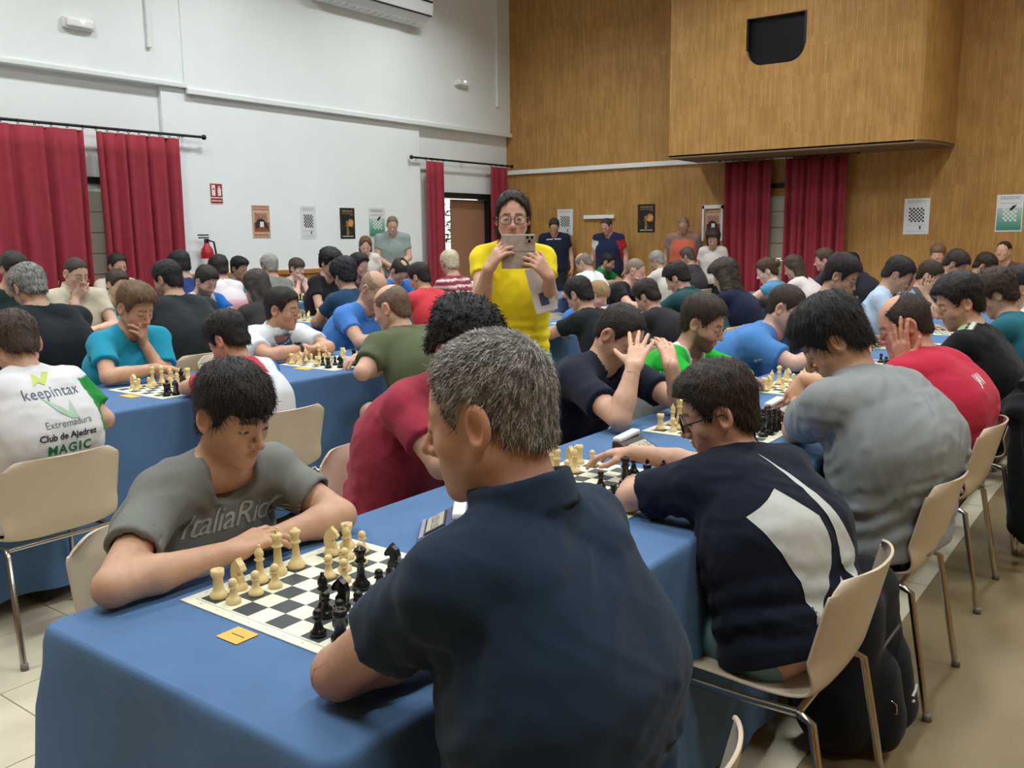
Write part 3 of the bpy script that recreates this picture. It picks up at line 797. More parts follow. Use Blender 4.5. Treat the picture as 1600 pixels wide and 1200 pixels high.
for i in range(11):
    for j in range(14):
        x = FX-.45*(i+1); y = -.6+.45*j
        if (x+.45) < -4.4 and y > 2.5: continue
        o = link('floor_tile', tm, None, floor, loc=(x, y, 0))
MB().box((WX, SY, -.03), (FX-.45*11, WY, -.0)).box((FX-.45*11, SY, -.03), (FX, -.6, 0)).box((FX-.45*11, -.6+.45*14, -.03), (FX, WY, 0)).build('tiled_floor', beige_t, floor)['kind'] = 'stuff'
struct(MB().box((WX-.3, SY-.3, CEIL), (EX+.3, WY+.3, CEIL+.2)).build('ceiling', mat('ceiling_paint', (200, 198, 190), .9, var=.02, scale=3)))
# white wall with door opening
yw = lambda px, py=370: atx(px, py, WX)[1]
zw = lambda px, py: atx(px, py, WX)[2]
DY0, DY1, DZ = yw(684), yw(766), 2.10
m = MB().box((WX-.25, SY, 0), (WX, DY0, CEIL)).box((WX-.25, DY1, 0), (WX, WY, CEIL)).box((WX-.25, DY0, DZ), (WX, DY1, CEIL))
struct(m.build('wall_left', plaster))
wl = bpy.data.objects['wall_left']
LZ = 3.16
MB().box((WX, SY, LZ), (WX+.085, WY, CEIL)).build('upper_band', plaster, wl)
PY0, PY1 = yw(262), yw(655)
MB().box((WX, PY0, 0), (WX+.06, PY1, LZ-.0)).build('pilaster', plaster, wl, bevel=.01)
MB().box((WX+.085, SY, LZ), (WX+.115, yw(300), LZ+.05)).build('ledge', whitep, wl, bevel=.006)
MB().box((WX+.085, yw(298), LZ-.06), (WX+.13, WY, LZ-.0)).build('ledge', whitep, wl, bevel=.006)
# column strips on the upper wall
MB().box((WX+.085, yw(296), LZ), (WX+.10, yw(630), CEIL)).build('column_face', plaster, wl)
MB().box((WX+.085, yw(243), zw(247, 80)), (WX+.13, yw(243)+.05, CEIL)).build('cable_duct', whitep, wl, bevel=.006)
MB().box((WX+.085, yw(771), zw(771, 168)), (WX+.13, yw(771)+.05, CEIL)).build('cable_duct', whitep, wl, bevel=.006)
# wainscot with single boards
woodm = None
def wood_mat(name, c1, c2, c3, sw, sl, rough=.5, rot=(0, 0, 0)):
    m, n, b = newmat(name)
    tc = n.nodes.new('ShaderNodeTexCoord'); se = n.nodes.new('ShaderNodeSeparateXYZ'); n.links.new(tc.outputs['Object'], se.inputs[0])
    sm = n.nodes.new('ShaderNodeMath'); sm.operation = 'ADD'; n.links.new(se.outputs[0], sm.inputs[0]); n.links.new(se.outputs[1], sm.inputs[1])
    mp = n.nodes.new('ShaderNodeCombineXYZ'); n.links.new(se.outputs[2], mp.inputs[0]); n.links.new(sm.outputs[0], mp.inputs[1])
    br = n.nodes.new('ShaderNodeTexBrick'); br.offset = .37; br.offset_frequency = 2
    br.inputs['Scale'].default_value = 1.0; br.inputs['Brick Width'].default_value = sl; br.inputs['Row Height'].default_value = sw; br.inputs['Mortar Size'].default_value = .0012
    br.inputs['Color1'].default_value = L4(c1); br.inputs['Color2'].default_value = L4(c2); br.inputs['Mortar'].default_value = L4(c3); br.inputs['Bias'].default_value = .1
    n.links.new(mp.outputs[0], br.inputs['Vector'])
    nz = n.nodes.new('ShaderNodeTexNoise'); nz.inputs['Scale'].default_value = 6; nz.inputs['Detail'].default_value = 7
    mp2 = n.nodes.new('ShaderNodeMapping'); mp2.inputs['Scale'].default_value = (1.0, 14, 1); n.links.new(mp.outputs[0], mp2.inputs['Vector']); n.links.new(mp2.outputs[0], nz.inputs['Vector'])
    vo = n.nodes.new('ShaderNodeTexNoise'); vo.inputs['Scale'].default_value = 3.2; vo.inputs['Detail'].default_value = 5; n.links.new(mp.outputs[0], vo.inputs['Vector'])
    ad = n.nodes.new('ShaderNodeMath'); ad.operation = 'ADD'; n.links.new(nz.outputs['Fac'], ad.inputs[0]); n.links.new(vo.outputs['Fac'], ad.inputs[1])
    mr = n.nodes.new('ShaderNodeMapRange'); mr.inputs['From Min'].default_value = .6; mr.inputs['From Max'].default_value = 1.4; mr.inputs['To Min'].default_value = .78; mr.inputs['To Max'].default_value = 1.2
    n.links.new(ad.outputs[0], mr.inputs['Value'])
    mx = n.nodes.new('ShaderNodeVectorMath'); mx.operation = 'SCALE'; n.links.new(br.outputs['Color'], mx.inputs[0]); n.links.new(mr.outputs[0], mx.inputs['Scale'])
    n.links.new(mx.outputs[0], b.inputs['Base Color']); b.inputs['Roughness'].default_value = rough; b.inputs['Specular IOR Level'].default_value = .3
    return m
WOOD = wood_mat('strip_wood_panelling', (188, 145, 84), (172, 128, 70), (148, 106, 58), .030, .34, .5, (math.radians(90), math.radians(90), 0))
DADO = mat('dado_wood', (176, 128, 66), .5, var=.14, scale=5)
pb = MB().box((0, .002, 0), (.03, .148, 1.0)).mesh('plank'); pb.materials.append(DADO)
y = PY0-3.0; k = 0
while y < DY0-.2 and k < 60:
    link('plank', pb, None, wl, loc=(WX+.06, y, 0.0)); y += .15; k += 1
YE = y
MB().box((WX+.06, PY0-3.0, 1.0), (WX+.11, YE, 1.06)).build('dado_rail', DADO, wl, bevel=.006)
# wood wall
wallb = struct(MB().box((WX-.25, WY, 0), (EX, WY+.25, CEIL)).build('wall_back', WOOD))
xb = lambda px, py=370: aty(px, py, WY)[0]
zb = lambda px, py: aty(px, py, WY)[2]
BYF = WY-.95
bx0, bx1 = aty(1045, 243, BYF)[0], aty(1428, 222, BYF)[0]
bz = .5*(aty(1045, 243, BYF)[2]+aty(1478, 221, BYF)[2])
# projecting booth (curved right end) with its black window opening
px0, px1 = aty(1168, 60, BYF)[0], aty(1258, 60, BYF)[0]; pz0, pz1 = aty(1212, 99, BYF)[2], aty(1212, 23, BYF)[2]
booth = empty('projection_booth', ((bx0+bx1)/2, WY, bz)); booth['kind'] = 'structure'
ob = np.array([(bx0+bx1)/2, WY, bz])
def bpart(name, mb, m, bevel=0):
    mb.v = [tuple(np.array(q)-ob) for q in mb.v]; return mb.build(name, m, booth, bevel=bevel)
m = MB()
m.box((bx0, BYF, bz), (px0, BYF+.06, CEIL)); m.box((px1, BYF, bz), (bx1, BYF+.06, CEIL)); m.box((px0, BYF, bz), (px1, BYF+.06, pz0)); m.box((px0, BYF, pz1), (px1, BYF+.06, CEIL))
R_ = .20
for sx, cx in ((1, px0), (-1, px1)):   # rounded lower corners of the opening
    arc = [(cx+sx*R_-sx*R_*math.cos(a), pz0+R_-R_*math.sin(a)) for a in np.linspace(0, math.pi/2, 9)]
    m.prism(([(cx, pz0)]+arc) if sx > 0 else ([(cx, pz0)]+arc)[::-1], BYF, BYF+.06, lambda u, v, d: (u, d, v))
bpart('front_panel', m, WOOD)
bpart('side_panel', MB().box((bx0, BYF+.06, bz), (bx0+.06, WY, CEIL)), WOOD)
m = MB(); arc = [(bx1+.26*math.sin(a), BYF+.95*(1-math.cos(a))) for a in np.linspace(0, math.pi/2, 14)]
for i in range(13):
    (a0, b0), (a1, b1) = arc[i], arc[i+1]
    m.add([(a0, b0, bz), (a1, b1, bz), (a1, b1, CEIL), (a0, b0, CEIL)], [(0, 1, 2, 3)], True)
bpart('curved_panel', m, WOOD)
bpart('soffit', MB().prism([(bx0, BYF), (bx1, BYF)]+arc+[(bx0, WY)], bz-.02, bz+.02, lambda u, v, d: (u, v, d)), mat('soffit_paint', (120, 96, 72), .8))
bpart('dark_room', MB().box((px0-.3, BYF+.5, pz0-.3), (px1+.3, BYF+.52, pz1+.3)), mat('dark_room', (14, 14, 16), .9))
bpart('opening_rim', MB().box((px0-.012, BYF-.01, pz0+.2), (px0+.012, BYF+.07, pz1)).box((px1-.012, BYF-.01, pz0+.2), (px1+.012, BYF+.07, pz1)), black)
bpart('window_glass', MB().box((px0, BYF+.08, pz0), (px1, BYF+.085, pz1)), mat('dark_glass', (20, 22, 25), .35, spec=.25))
bpart('projector', MB().box((px0+.28, BYF+.1, pz0+.02), (px0+.62, BYF+.4, pz0+.16)).box((px0+.3, BYF+.1, pz0+.22), (px0+.6, BYF+.4, pz0+.30)), mat('projector_plastic', (40, 42, 46), .4), .02)
# white strip and bar on the wood wall
tag(MB().box((WX+.02, WY-.05, zb(1015, 257)-.035), (xb(1236), WY, zb(1015, 257)+.035)).build('cable_trunking', whitep, None, bevel=.006), 'long white cable trunking running across the wood panelled wall', 'trunking')
tag(MB().box((xb(914), WY-.05, zb(937, 339)-.03), (xb(961), WY, zb(937, 339)+.03)).build('wall_socket_strip', whitep, None, bevel=.006), 'short white socket strip on the wood wall between two posters', 'socket strip')
# unseen sides
struct(MB().box((EX, SY, 0), (EX+.25, WY, CEIL)).build('wall_right', WOOD)); struct(MB().box((WX, SY-.25, 0), (EX, SY, CEIL)).build('wall_front', WOOD))
# ---- curtains
curt = mat('crimson_curtain', (154, 56, 68), .85, var=.08, scale=12, bump=.25, bscale=260, spec=.2)
def curtain(a, b, z0, z1, dirv, nrm_, label, folds, amp=.075, gather=.0):
    """hanging panel from a to b along a wall (2-D points)"""
    a = np.array(a, float); b = np.array(b, float); n = folds*10; nv = 14
    rs = np.random.RandomState(int(abs(a[0]*100+b[1]*37)) % 1000); ph = rs.uniform(0, .9, folds+2)
    V = []
    for j in range(nv):
        v = j/(nv-1); z = z1+(z0-z1)*v
        for i in range(n+1):
            u = i/n; k = u*folds
            amp_ = amp*(.45+.55*v)*(.7+.5*math.sin(3*k+ph[int(k)]))
            off = amp_*math.sin(2*math.pi*k + .5*math.sin(2.3*k))
            p = a+(b-a)*(u+.015*math.sin(9*u+4*v)*v)
            V.append((p[0]+nrm_[0]*(off+.10), p[1]+nrm_[1]*(off+.10), z))
    for i in range(n+1):
        pass
    root = empty('curtain', (*(a+b)/2, z0), label, 'curtain', None)
    V = np.array(V)-np.array([*(a+b)/2, z0])
    o = link('cloth', fast_mesh('cloth', V, np.array(grid_faces(nv, n+1))), curt, root)
    md = o.modifiers.new('thick', 'SOLIDIFY'); md.thickness = .006
    for i in range(folds+1):
        m = MB()
        p = np.append(a+(b-a)*i/folds, z1+.01)+np.append(np.array(nrm_)*.10, 0)-np.array([*(a+b)/2, z0])
        m.tube([p+np.array([*(np.array(nrm_)*.022*math.cos(t)), .022*math.sin(t)+.02]) for t in np.linspace(0, 2*math.pi, 9)], .004, 5, False); m.build('curtain_ring', black, root)
    return root
def rod(p, q, label, nrm_):
    p = np.array(p, float); q = np.array(q, float); root = empty('curtain_rod', p, label, 'curtain rod')
    MB().tube([p-p, q-p], .015, 8).build('pole', black, root)
    for e in (p-p, q-p): MB().lathe([(.0, -.03), (.022, -.025), (.03, 0), (.022, .025), (0, .03)], 10, e).build('finial', black, root)
    for t in (.06, .5, .94):
        c = (q-p)*t; MB().tube([c, c-np.append(np.array(nrm_)*.10, 0)], .009, 6).build('bracket', black, root)
RZ = .5*(zw(305, 222)+zw(700, 252))
N1 = (1, 0); X1 = WX+.05
rod((WX+.12, yw(-260), RZ+.02), (WX+.16, yw(306, 222), RZ+.02), 'black curtain rod over the red curtains beside the fire extinguisher', N1)
curtain((X1, yw(-170)), (X1, yw(132)), .06, RZ-.02, 0, N1, 'wide red curtain at the far left of the white wall', 11)
curtain((X1, yw(152)), (X1, yw(278)), .06, RZ-.02, 0, N1, 'red curtain hanging next to the fire extinguisher', 8)
rod((WX+.12, yw(637), RZ+.02), (WX+.12, yw(793), RZ+.02), 'black curtain rod above the open doorway', N1)
curtain((X1, yw(657)), (X1, yw(684)), .06, RZ-.02, 0, N1, 'narrow red curtain on the left side of the open doorway', 3, .05)
curtain((X1, yw(757)), (X1, yw(782)), .06, RZ-.02, 0, N1, 'narrow red curtain between open doorway and wood wall', 3, .05)
rz2 = .5*(zb(1130, 250)+zb(1338, 240)); N2 = (0, -1); Y2 = WY-.05
rod((xb(1128), WY-.15, rz2), (xb(1340), WY-.15, rz2), 'black curtain rod under the projection booth', N2)
curtain((xb(1137), Y2), (xb(1208), Y2), .06, rz2-.04, 0, N2, 'red curtain left of the shuttered window under the booth', 6)
curtain((xb(1230), Y2), (xb(1324), Y2), .06, rz2-.04, 0, N2, 'red curtain right of the shuttered window under the booth', 8)
# ---- windows / doors
blind = mat('beige_shutter', (176, 172, 154), .7, var=.04)
def shutter(n, a, b, z1, axis, label):
    w1 = empty('window_%d' % n, a); w1['kind'] = 'structure'
    m = MB(); sl = MB()
    if axis == 'y':
        L = b[1]-a[1]; fb = lambda y0, y1, z0, z1_, x0=0, x1=.03: m.box((x0, y0, z0), (x1, y1, z1_))
        fb(-.06, 0, 0, z1); fb(L, L+.06, 0, z1); fb(-.06, L+.06, z1, z1+.07)
        m.build('window_frame', black, w1)
        for i in range(int(z1/.22)): MB().box((.004, 0, i*.22+.006), (.018, L, i*.22+.216)).build('slat', blind, w1)
    else:
        L = b[0]-a[0]
        m.box((-.06, -.03, 0), (0, 0, z1)).box((L, -.03, 0), (L+.06, 0, z1)).box((-.06, -.03, z1), (L+.06, 0, z1+.07)); m.build('window_frame', black, w1)
        for i in range(int(z1/.22)): MB().box((0, -.018, i*.22+.006), (L, -.004, i*.22+.216)).build('slat', blind, w1)
shutter(1, (WX, yw(60), 0), (WX, yw(215), 0), zw(147, 287), 'y', '')
shutter(2, (xb(1180), WY, 0), (xb(1262), WY, 0), zb(1219, 294), 'x', '')
d1 = empty('door_1', (WX, DY0, 0)); d1['kind'] = 'structure'
MB().box((-.22, -.0, 0), (.02, .05, DZ)).box((-.22, DY1-DY0-.05, 0), (.02, DY1-DY0, DZ)).box((-.22, 0, DZ-.03), (.02, DY1-DY0, DZ+.05)).build('door_frame', black, d1)
doorw = mat('brown_door', (168, 124, 98), .5, var=.05, scale=8)
LW = DY1-.05-yw(713)
lf = MB().box((0, 0, .02), (.04, LW, DZ-.05)).build('door_leaf', doorw, d1, loc=(-.12, yw(713)-DY0, 0))
MB().tube([(0.04, .8, 1.05), (.09, .8, 1.05), (.09, .68, 1.05)], .012, 8).build('handle', mat('steel', (170, 170, 168), .3, 1.0), lf)
# outside: paved terrace, pale wall, shrub
struct(MB().box((WX-9, DY0-6, -.15), (WX-.25, DY1+6, -.02)).build('terrace', mat('pale_paving', (216, 210, 200), .9)))
struct(MB().box((WX-6.2, DY0-6, 0), (WX-6.0, DY1+9, 3.2)).build('garden_wall', mat('garden_wall_paint', (236, 230, 220), .9)))
def shrub(c, hgt, rad, n, label, seed):
    rs = np.random.RandomState(seed); root = empty('shrub', c, label, 'shrub')
    m = MB()
    for i in range(6):
        a = rs.uniform(0, 6.28); m.tube([(0, 0, 0), (rad*.3*math.cos(a), rad*.3*math.sin(a), hgt*.45), (rad*.7*math.cos(a), rad*.7*math.sin(a), hgt*.9)], [.02, .014, .006], 5)
    m.build('stem', mat('bark', (104, 84, 66), .9), root)
    V = []; F = []
    for i in range(n):
        p = rs.normal(size=3)*np.array([rad*.55, rad*.55, hgt*.25])+np.array([0, 0, hgt*.62]); d = unit(rs.normal(size=3)); e = unit(np.cross(d, rs.normal(size=3))); L = rs.uniform(.06, .13)
        k = len(V); V += [p, p+d*L*.5+e*L*.22, p+d*L, p+d*L*.5-e*L*.22]; F.append((k, k+1, k+2, k+3))
    link('leaves', fast_mesh('leaves', V, np.array(F), smooth=False), mat('leaf_green', (112, 134, 92), .6, var=.3, scale=14), root)['kind'] = 'stuff'
shrub((WX-1.3, atx(697, 360, WX-1.3)[1], 0), 2.0, .45, 420, 'green leafy shrub outside the open doorway', 4)
# ---- ceiling lamps
lampw = mat('lamp_housing', (230, 230, 228), .5, var=.01)
em, n_, b_ = newmat('lamp_tube'); b_.inputs['Emission Color'].default_value = (1, .97, .92, 1); b_.inputs['Emission Strength'].default_value = 4.0
lamp0 = None
for i, (x, y) in enumerate(LAMPS):
    if lamp0 is None:
        lamp0 = empty('ceiling_lamp', (x, y, CEIL), 'white fluorescent ceiling lamp with two tubes', 'ceiling lamp', 'fluorescent lamps on the ceiling')
        MB().box((-.19, -.65, -.06), (.19, .65, 0)).build('housing', lampw, lamp0, bevel=.01)
        for sx in (-.08, .08): MB().tube([(sx, -.6, -.085), (sx, .6, -.085)], .018, 8).build('tube', em, lamp0)
    else:
        c = copy_tree(lamp0); c.location = (x, y, CEIL)
# ---- air conditioner
ay0, ay1 = yw(488), yw(655); az = zw(560, 20)
ac = empty('air_conditioner', (WX+.108, (ay0+ay1)/2, az), 'long white wall mounted air conditioner high on the white wall', 'air conditioner')
hl = (ay1-ay0)/2*.96
prof = [(0, .42), (.20, .42), (.30, .36), (.335, .22), (.31, .08), (.22, 0.0), (.06, -.03), (0, -.03)]
MB().prism(prof, -hl, hl, lambda u, v, d: (u, d, v)).build('casing', mat('ac_plastic', (222, 226, 226), .45, var=.01), ac, bevel=.02, seg=3)
MB().obox((.262, 0, .035), [(.75, 0, .66), (0, 1, 0), (-.66, 0, .75)], (.055, hl*.94, .006)).build('louvre', mat('louvre_grey', (196, 200, 200), .5), ac)
MB().box((.325, -hl*.97, .255), (.34, hl*.97, .275)).box((.30, -hl*.97, .07), (.322, hl*.97, .085)).build('dark_slot', black, ac)
for i in range(14): MB().box((.06+.0, -hl*.9+i*hl*.13, -.036), (.20, -hl*.9+i*hl*.13+.012, -.024)).build('grille_bar', lampw, ac)
# ---- emergency lights
def emlight(px, py, label, sc):
    p = atx(px, py, WX+.085); r = empty('emergency_light', p, label, 'emergency light')
    MB().box((0, -.15*sc, -.055), (.05, .15*sc, .055)).build('base', lampw, r, bevel=.012)
    MB().box((.05, -.13*sc, -.04), (.085, .13*sc, .04)).build('diffuser', mat('lamp_diffuser', (238, 240, 238), .3, var=.01), r, bevel=.015)
    MB().lathe([(.0, 0), (.02, .004), (.012, .014), (0, .016)], 10, (.088, .02, .012)).build('led', em, r)
emlight(120, 38, 'white emergency light box above the far left red curtain', 1.1); emlight(719, 130, 'small white emergency light box above the open doorway', 1.0)
# ---- extinguisher
p = atx(325, 412, WX+.16); ex = empty('fire_extinguisher', (p[0], p[1], p[2]-.25), 'red fire extinguisher hanging on the white wall', 'fire extinguisher')
red = mat('extinguisher_red', (168, 28, 40), .35, var=.03)
MB().lathe([(0, 0), (.06, 0), (.075, .02), (.075, .36), (.065, .42), (.035, .46), (.03, .49), (0, .49)], 18).build('cylinder', red, ex)
MB().lathe([(.0755, .16), (.0758, .17), (.0758, .30), (.0755, .31)], 18).build('label_band', mat('label_white', (226, 220, 214), .5), ex)
MB().box((-.02, -.02, .49), (.02, .02, .54)).box((-.01, -.10, .545), (.01, .03, .56)).box((-.01, -.11, .575), (.01, .03, .59)).build('valve', black, ex)
MB().tube([(0, .03, .52), (0, .10, .50), (.02, .11, .35), (.03, .10, .18)], .011, 7).build('hose', black, ex)
# ---- posters
def poster(axis, px, py0, py1, pw, label, kind, frame=None):
    """paper on a wall: centre column px, top/bottom rows, width in px measured on the wall"""
    if axis == 'w':
        T = atx(px, py0, WX+.062); B = atx(px, py1, WX+.062); l = atx(px-pw/2, (py0+py1)/2, WX+.062); r = atx(px+pw/2, (py0+py1)/2, WX+.062)
        W = abs(r[1]-l[1]); rot = math.pi/2; loc = ((T+B)/2)
    else:
        T = aty(px, py0, WY-.003); B = aty(px, py1, WY-.003); l = aty(px-pw/2, (py0+py1)/2, WY-.003); r = aty(px+pw/2, (py0+py1)/2, WY-.003)
        W = abs(r[0]-l[0]); rot = 0.0; loc = ((T+B)/2)
    Hh = T[2]-B[2]
    root = empty('poster' if kind != 'fire' else 'fire_sign', loc, label, 'poster' if kind != 'fire' else 'sign', rz=rot)
    # local: x right, z up, faces -y
    rect = lambda x0, x1, z0, z1, d, m, nm: MB().box((x0*W, -d-.0012, z0*Hh), (x1*W, -d, z1*Hh)).build(nm, m, root)
    pm = lambda n, c: mat('paper_'+n, c, .7, var=.03)
    def checker(x0, x1, z0, z1, n, m, d):
        mb = MB()
        for i in range(n):
            for j in range(n):
                if (i+j) % 2: mb.box(((x0+(x1-x0)*i/n)*W, -d-.001, (z0+(z1-z0)*j/n)*Hh), ((x0+(x1-x0)*(i+1)/n)*W, -d, (z0+(z1-z0)*(j+1)/n)*Hh))
        mb.build('printed_chessboard', m, root)
    def lines(rows, m, d, x0=-.36, x1=.36, seed=1):
        rs = np.random.RandomState(seed); mb = MB()
        for z, h in rows:
            x = x0
            while x < x1:
                w_ = rs.uniform(.04, .13); mb.box((x*W, -d-.001, (z-h/2)*Hh), (min(x+w_, x1)*W, -d, (z+h/2)*Hh)); x += w_+.03
        mb.build('printed_lines', m, root)
    if kind == 'board':
        rect(-.5, .5, -.5, .5, 0, pm('white', (222, 226, 228)), 'sheet'); checker(-.30, .30, -.16, .24, 8, pm('ink', (52, 44, 40)), .002)
        lines([(.43, .02), (.38, .015), (-.25, .012), (-.42, .014)], pm('grey', (150, 156, 160)), .002)
        MB().prism([(.11*W, -.36*Hh), (.21*W, -.36*Hh), (.18*W, -.33*Hh), (.20*W, -.29*Hh), (.16*W, -.26*Hh), (.12*W, -.29*Hh), (.14*W, -.33*Hh)], -.003, -.002, lambda u, v, d: (u, d, v)).build('printed_pawn', pm('ink', (52, 44, 40)), root)
    elif kind == 'green':
        rect(-.5, .5, -.5, .5, 0, pm('white', (222, 226, 228)), 'sheet')
        for i in range(8):
            t = i/8.; rect(-.46, .46, -.46+.075*i, -.46+.075*(i+1), .002, pm('green%d' % i, (70+120*t, 140+70*t, 116+84*t)), 'printed_field')
        checker(-.25, .28, -.22, .12, 6, pm('pale', (226, 234, 230)), .0035); lines([(.44, .02), (.39, .02), (.27, .012)], pm('grey', (150, 156, 160)), .0035)
        MB().prism([(-.02*W, .10*Hh), (.12*W, .20*Hh), (.26*W, .22*Hh), (.14*W, .10*Hh), (.04*W, .06*Hh)], -.0055, -.0045, lambda u, v, d: (u, d, v)).build('printed_bird', pm('ink', (52, 44, 40)), root)
    elif kind == 'dark':
        rect(-.5, .5, -.5, .5, 0, pm('black', (34, 32, 30)), 'sheet'); lines([(.40, .06), (.32, .03)], pm('gold', (150, 120, 76)), .002, -.36, .38, 5)
        V = [(.20*W+.2*W*math.cos(a), -.003, .02*Hh+.2*W*math.sin(a)) for a in np.linspace(0, 2*math.pi, 16, endpoint=False)]
        MB().add(V, [tuple(range(16))]).build('printed_disc', pm('orange', (214, 150, 78)), root)
        MB().prism([(-.10*W, -.38*Hh), (.06*W, -.38*Hh), (.03*W, -.15*Hh), (.10*W, .08*Hh), (-.12*W, .08*Hh), (-.05*W, -.15*Hh)], -.0045, -.0035, lambda u, v, d: (u, d, v)).build('printed_figure', pm('gold', (150, 120, 76)), root)
        rs = np.random.RandomState(8); mb = MB()
        for i in range(26):
            x, z, w_ = rs.uniform(-.44, .38), rs.uniform(-.36, .28), rs.uniform(.03, .1); mb.box((x*W, -.0034, z*Hh), ((x+w_)*W, -.0024, (z+w_*.6)*Hh))
        mb.build('printed_specks', pm('brown', (110, 88, 56)), root)['kind'] = 'stuff'; lines([(-.42, .03)], pm('pale', (226, 234, 230)), .002, -.36, .38, 9)
    elif kind == 'brown':
        rect(-.5, .5, -.5, .5, 0, pm('tan', (204, 170, 140)), 'sheet'); lines([(.46, .03), (.38, .03)], pm('rust', (140, 84, 60)), .002, -.44, .44, 3)
        checker(-.34, .34, -.02, .26, 8, pm('rust', (140, 84, 60)), .002); rect(-.40, .44, -.30, -.02, .003, pm('rust', (140, 84, 60)), 'printed_block')
        MB().prism([(-.30*W, -.22*Hh), (-.34*W, -.05*Hh), (-.20*W, .06*Hh), (-.04*W, .10*Hh), (.14*W, .06*Hh), (.30*W, -.06*Hh), (.40*W, -.24*Hh), (.22*W, -.18*Hh), (.06*W, -.02*Hh), (-.08*W, -.04*Hh), (-.16*W, -.20*Hh)], -.0055, -.0045, lambda u, v, d: (u, d, v)).build('printed_shape', pm('ink', (52, 44, 40)), root)
        rect(-.08, .12, -.16, -.0, .006, pm('pale', (226, 234, 230)), 'printed_head'); lines([(-.40, .03), (-.46, .015)], pm('rust', (140, 84, 60)), .002, -.4, .4, 4)
    elif kind == 'fire':
        rect(-.5, .5, -.5, .5, 0, pm('signwhite', (230, 226, 222)), 'plate'); rect(-.46, .46, -.16, .46, .002, pm('signred', (150, 40, 44)), 'red_field'); rect(-.46, .46, -.46, -.22, .002, pm('signred', (150, 40, 44)), 'red_strip')
        rect(-.36, -.08, -.10, .40, .0035, pm('signwhite', (230, 226, 222)), 'flame_symbol'); rect(.10, .36, -.10, .26, .0035, pm('signwhite', (230, 226, 222)), 'extinguisher_symbol'); rect(.16, .30, .28, .36, .0035, pm('signwhite', (230, 226, 222)), 'extinguisher_top')
        rect(-.30, -.14, .18, .24, .005, pm('signred', (150, 40, 44)), 'flame_detail'); lines([(-.34, .06)], pm('signwhite', (230, 226, 222)), .0035, -.4, .4, 6)
    if frame:
        mb = MB().box((-.62*W, -.03, -.60*Hh), (-.5*W, 0, .6*Hh)).box((.5*W, -.03, -.6*Hh), (.62*W, 0, .6*Hh)).box((-.62*W, -.03, .5*Hh), (.62*W, 0, .62*Hh)); mb.build('frame', whitep, root)
    return root
poster('w', 338, 286, 319, 20, 'red and white fire equipment sign high on the white wall', 'fire')
poster('w', 408, 321, 372, 28, 'tan chess poster with a dark figure on the white wall', 'brown')
poster('w', 482, 322, 373, 24, 'white chess poster with a printed board on the white wall', 'board')
poster('w', 543, 325, 373, 23, 'black and orange poster on the white wall', 'dark')
poster('w', 589, 325, 371, 26, 'white and green chess poster behind the man in grey green shirt', 'green')
poster('b', 883, 327, 368, 24, 'white chess poster behind the man in navy t-shirt on the wood wall', 'board')
poster('b', 1010, 319, 363, 27, 'black poster with orange disc on the wood wall', 'dark')
poster('b', 1114, 326, 372, 26, 'brown poster in a white frame beside the red curtain', 'brown', True)
poster('b', 1432, 310, 366, 40, 'large white chess poster with printed board on the wood wall', 'board')
poster('b', 1577, 304, 362, 42, 'white and green chess poster at the right end of the wood wall', 'green')
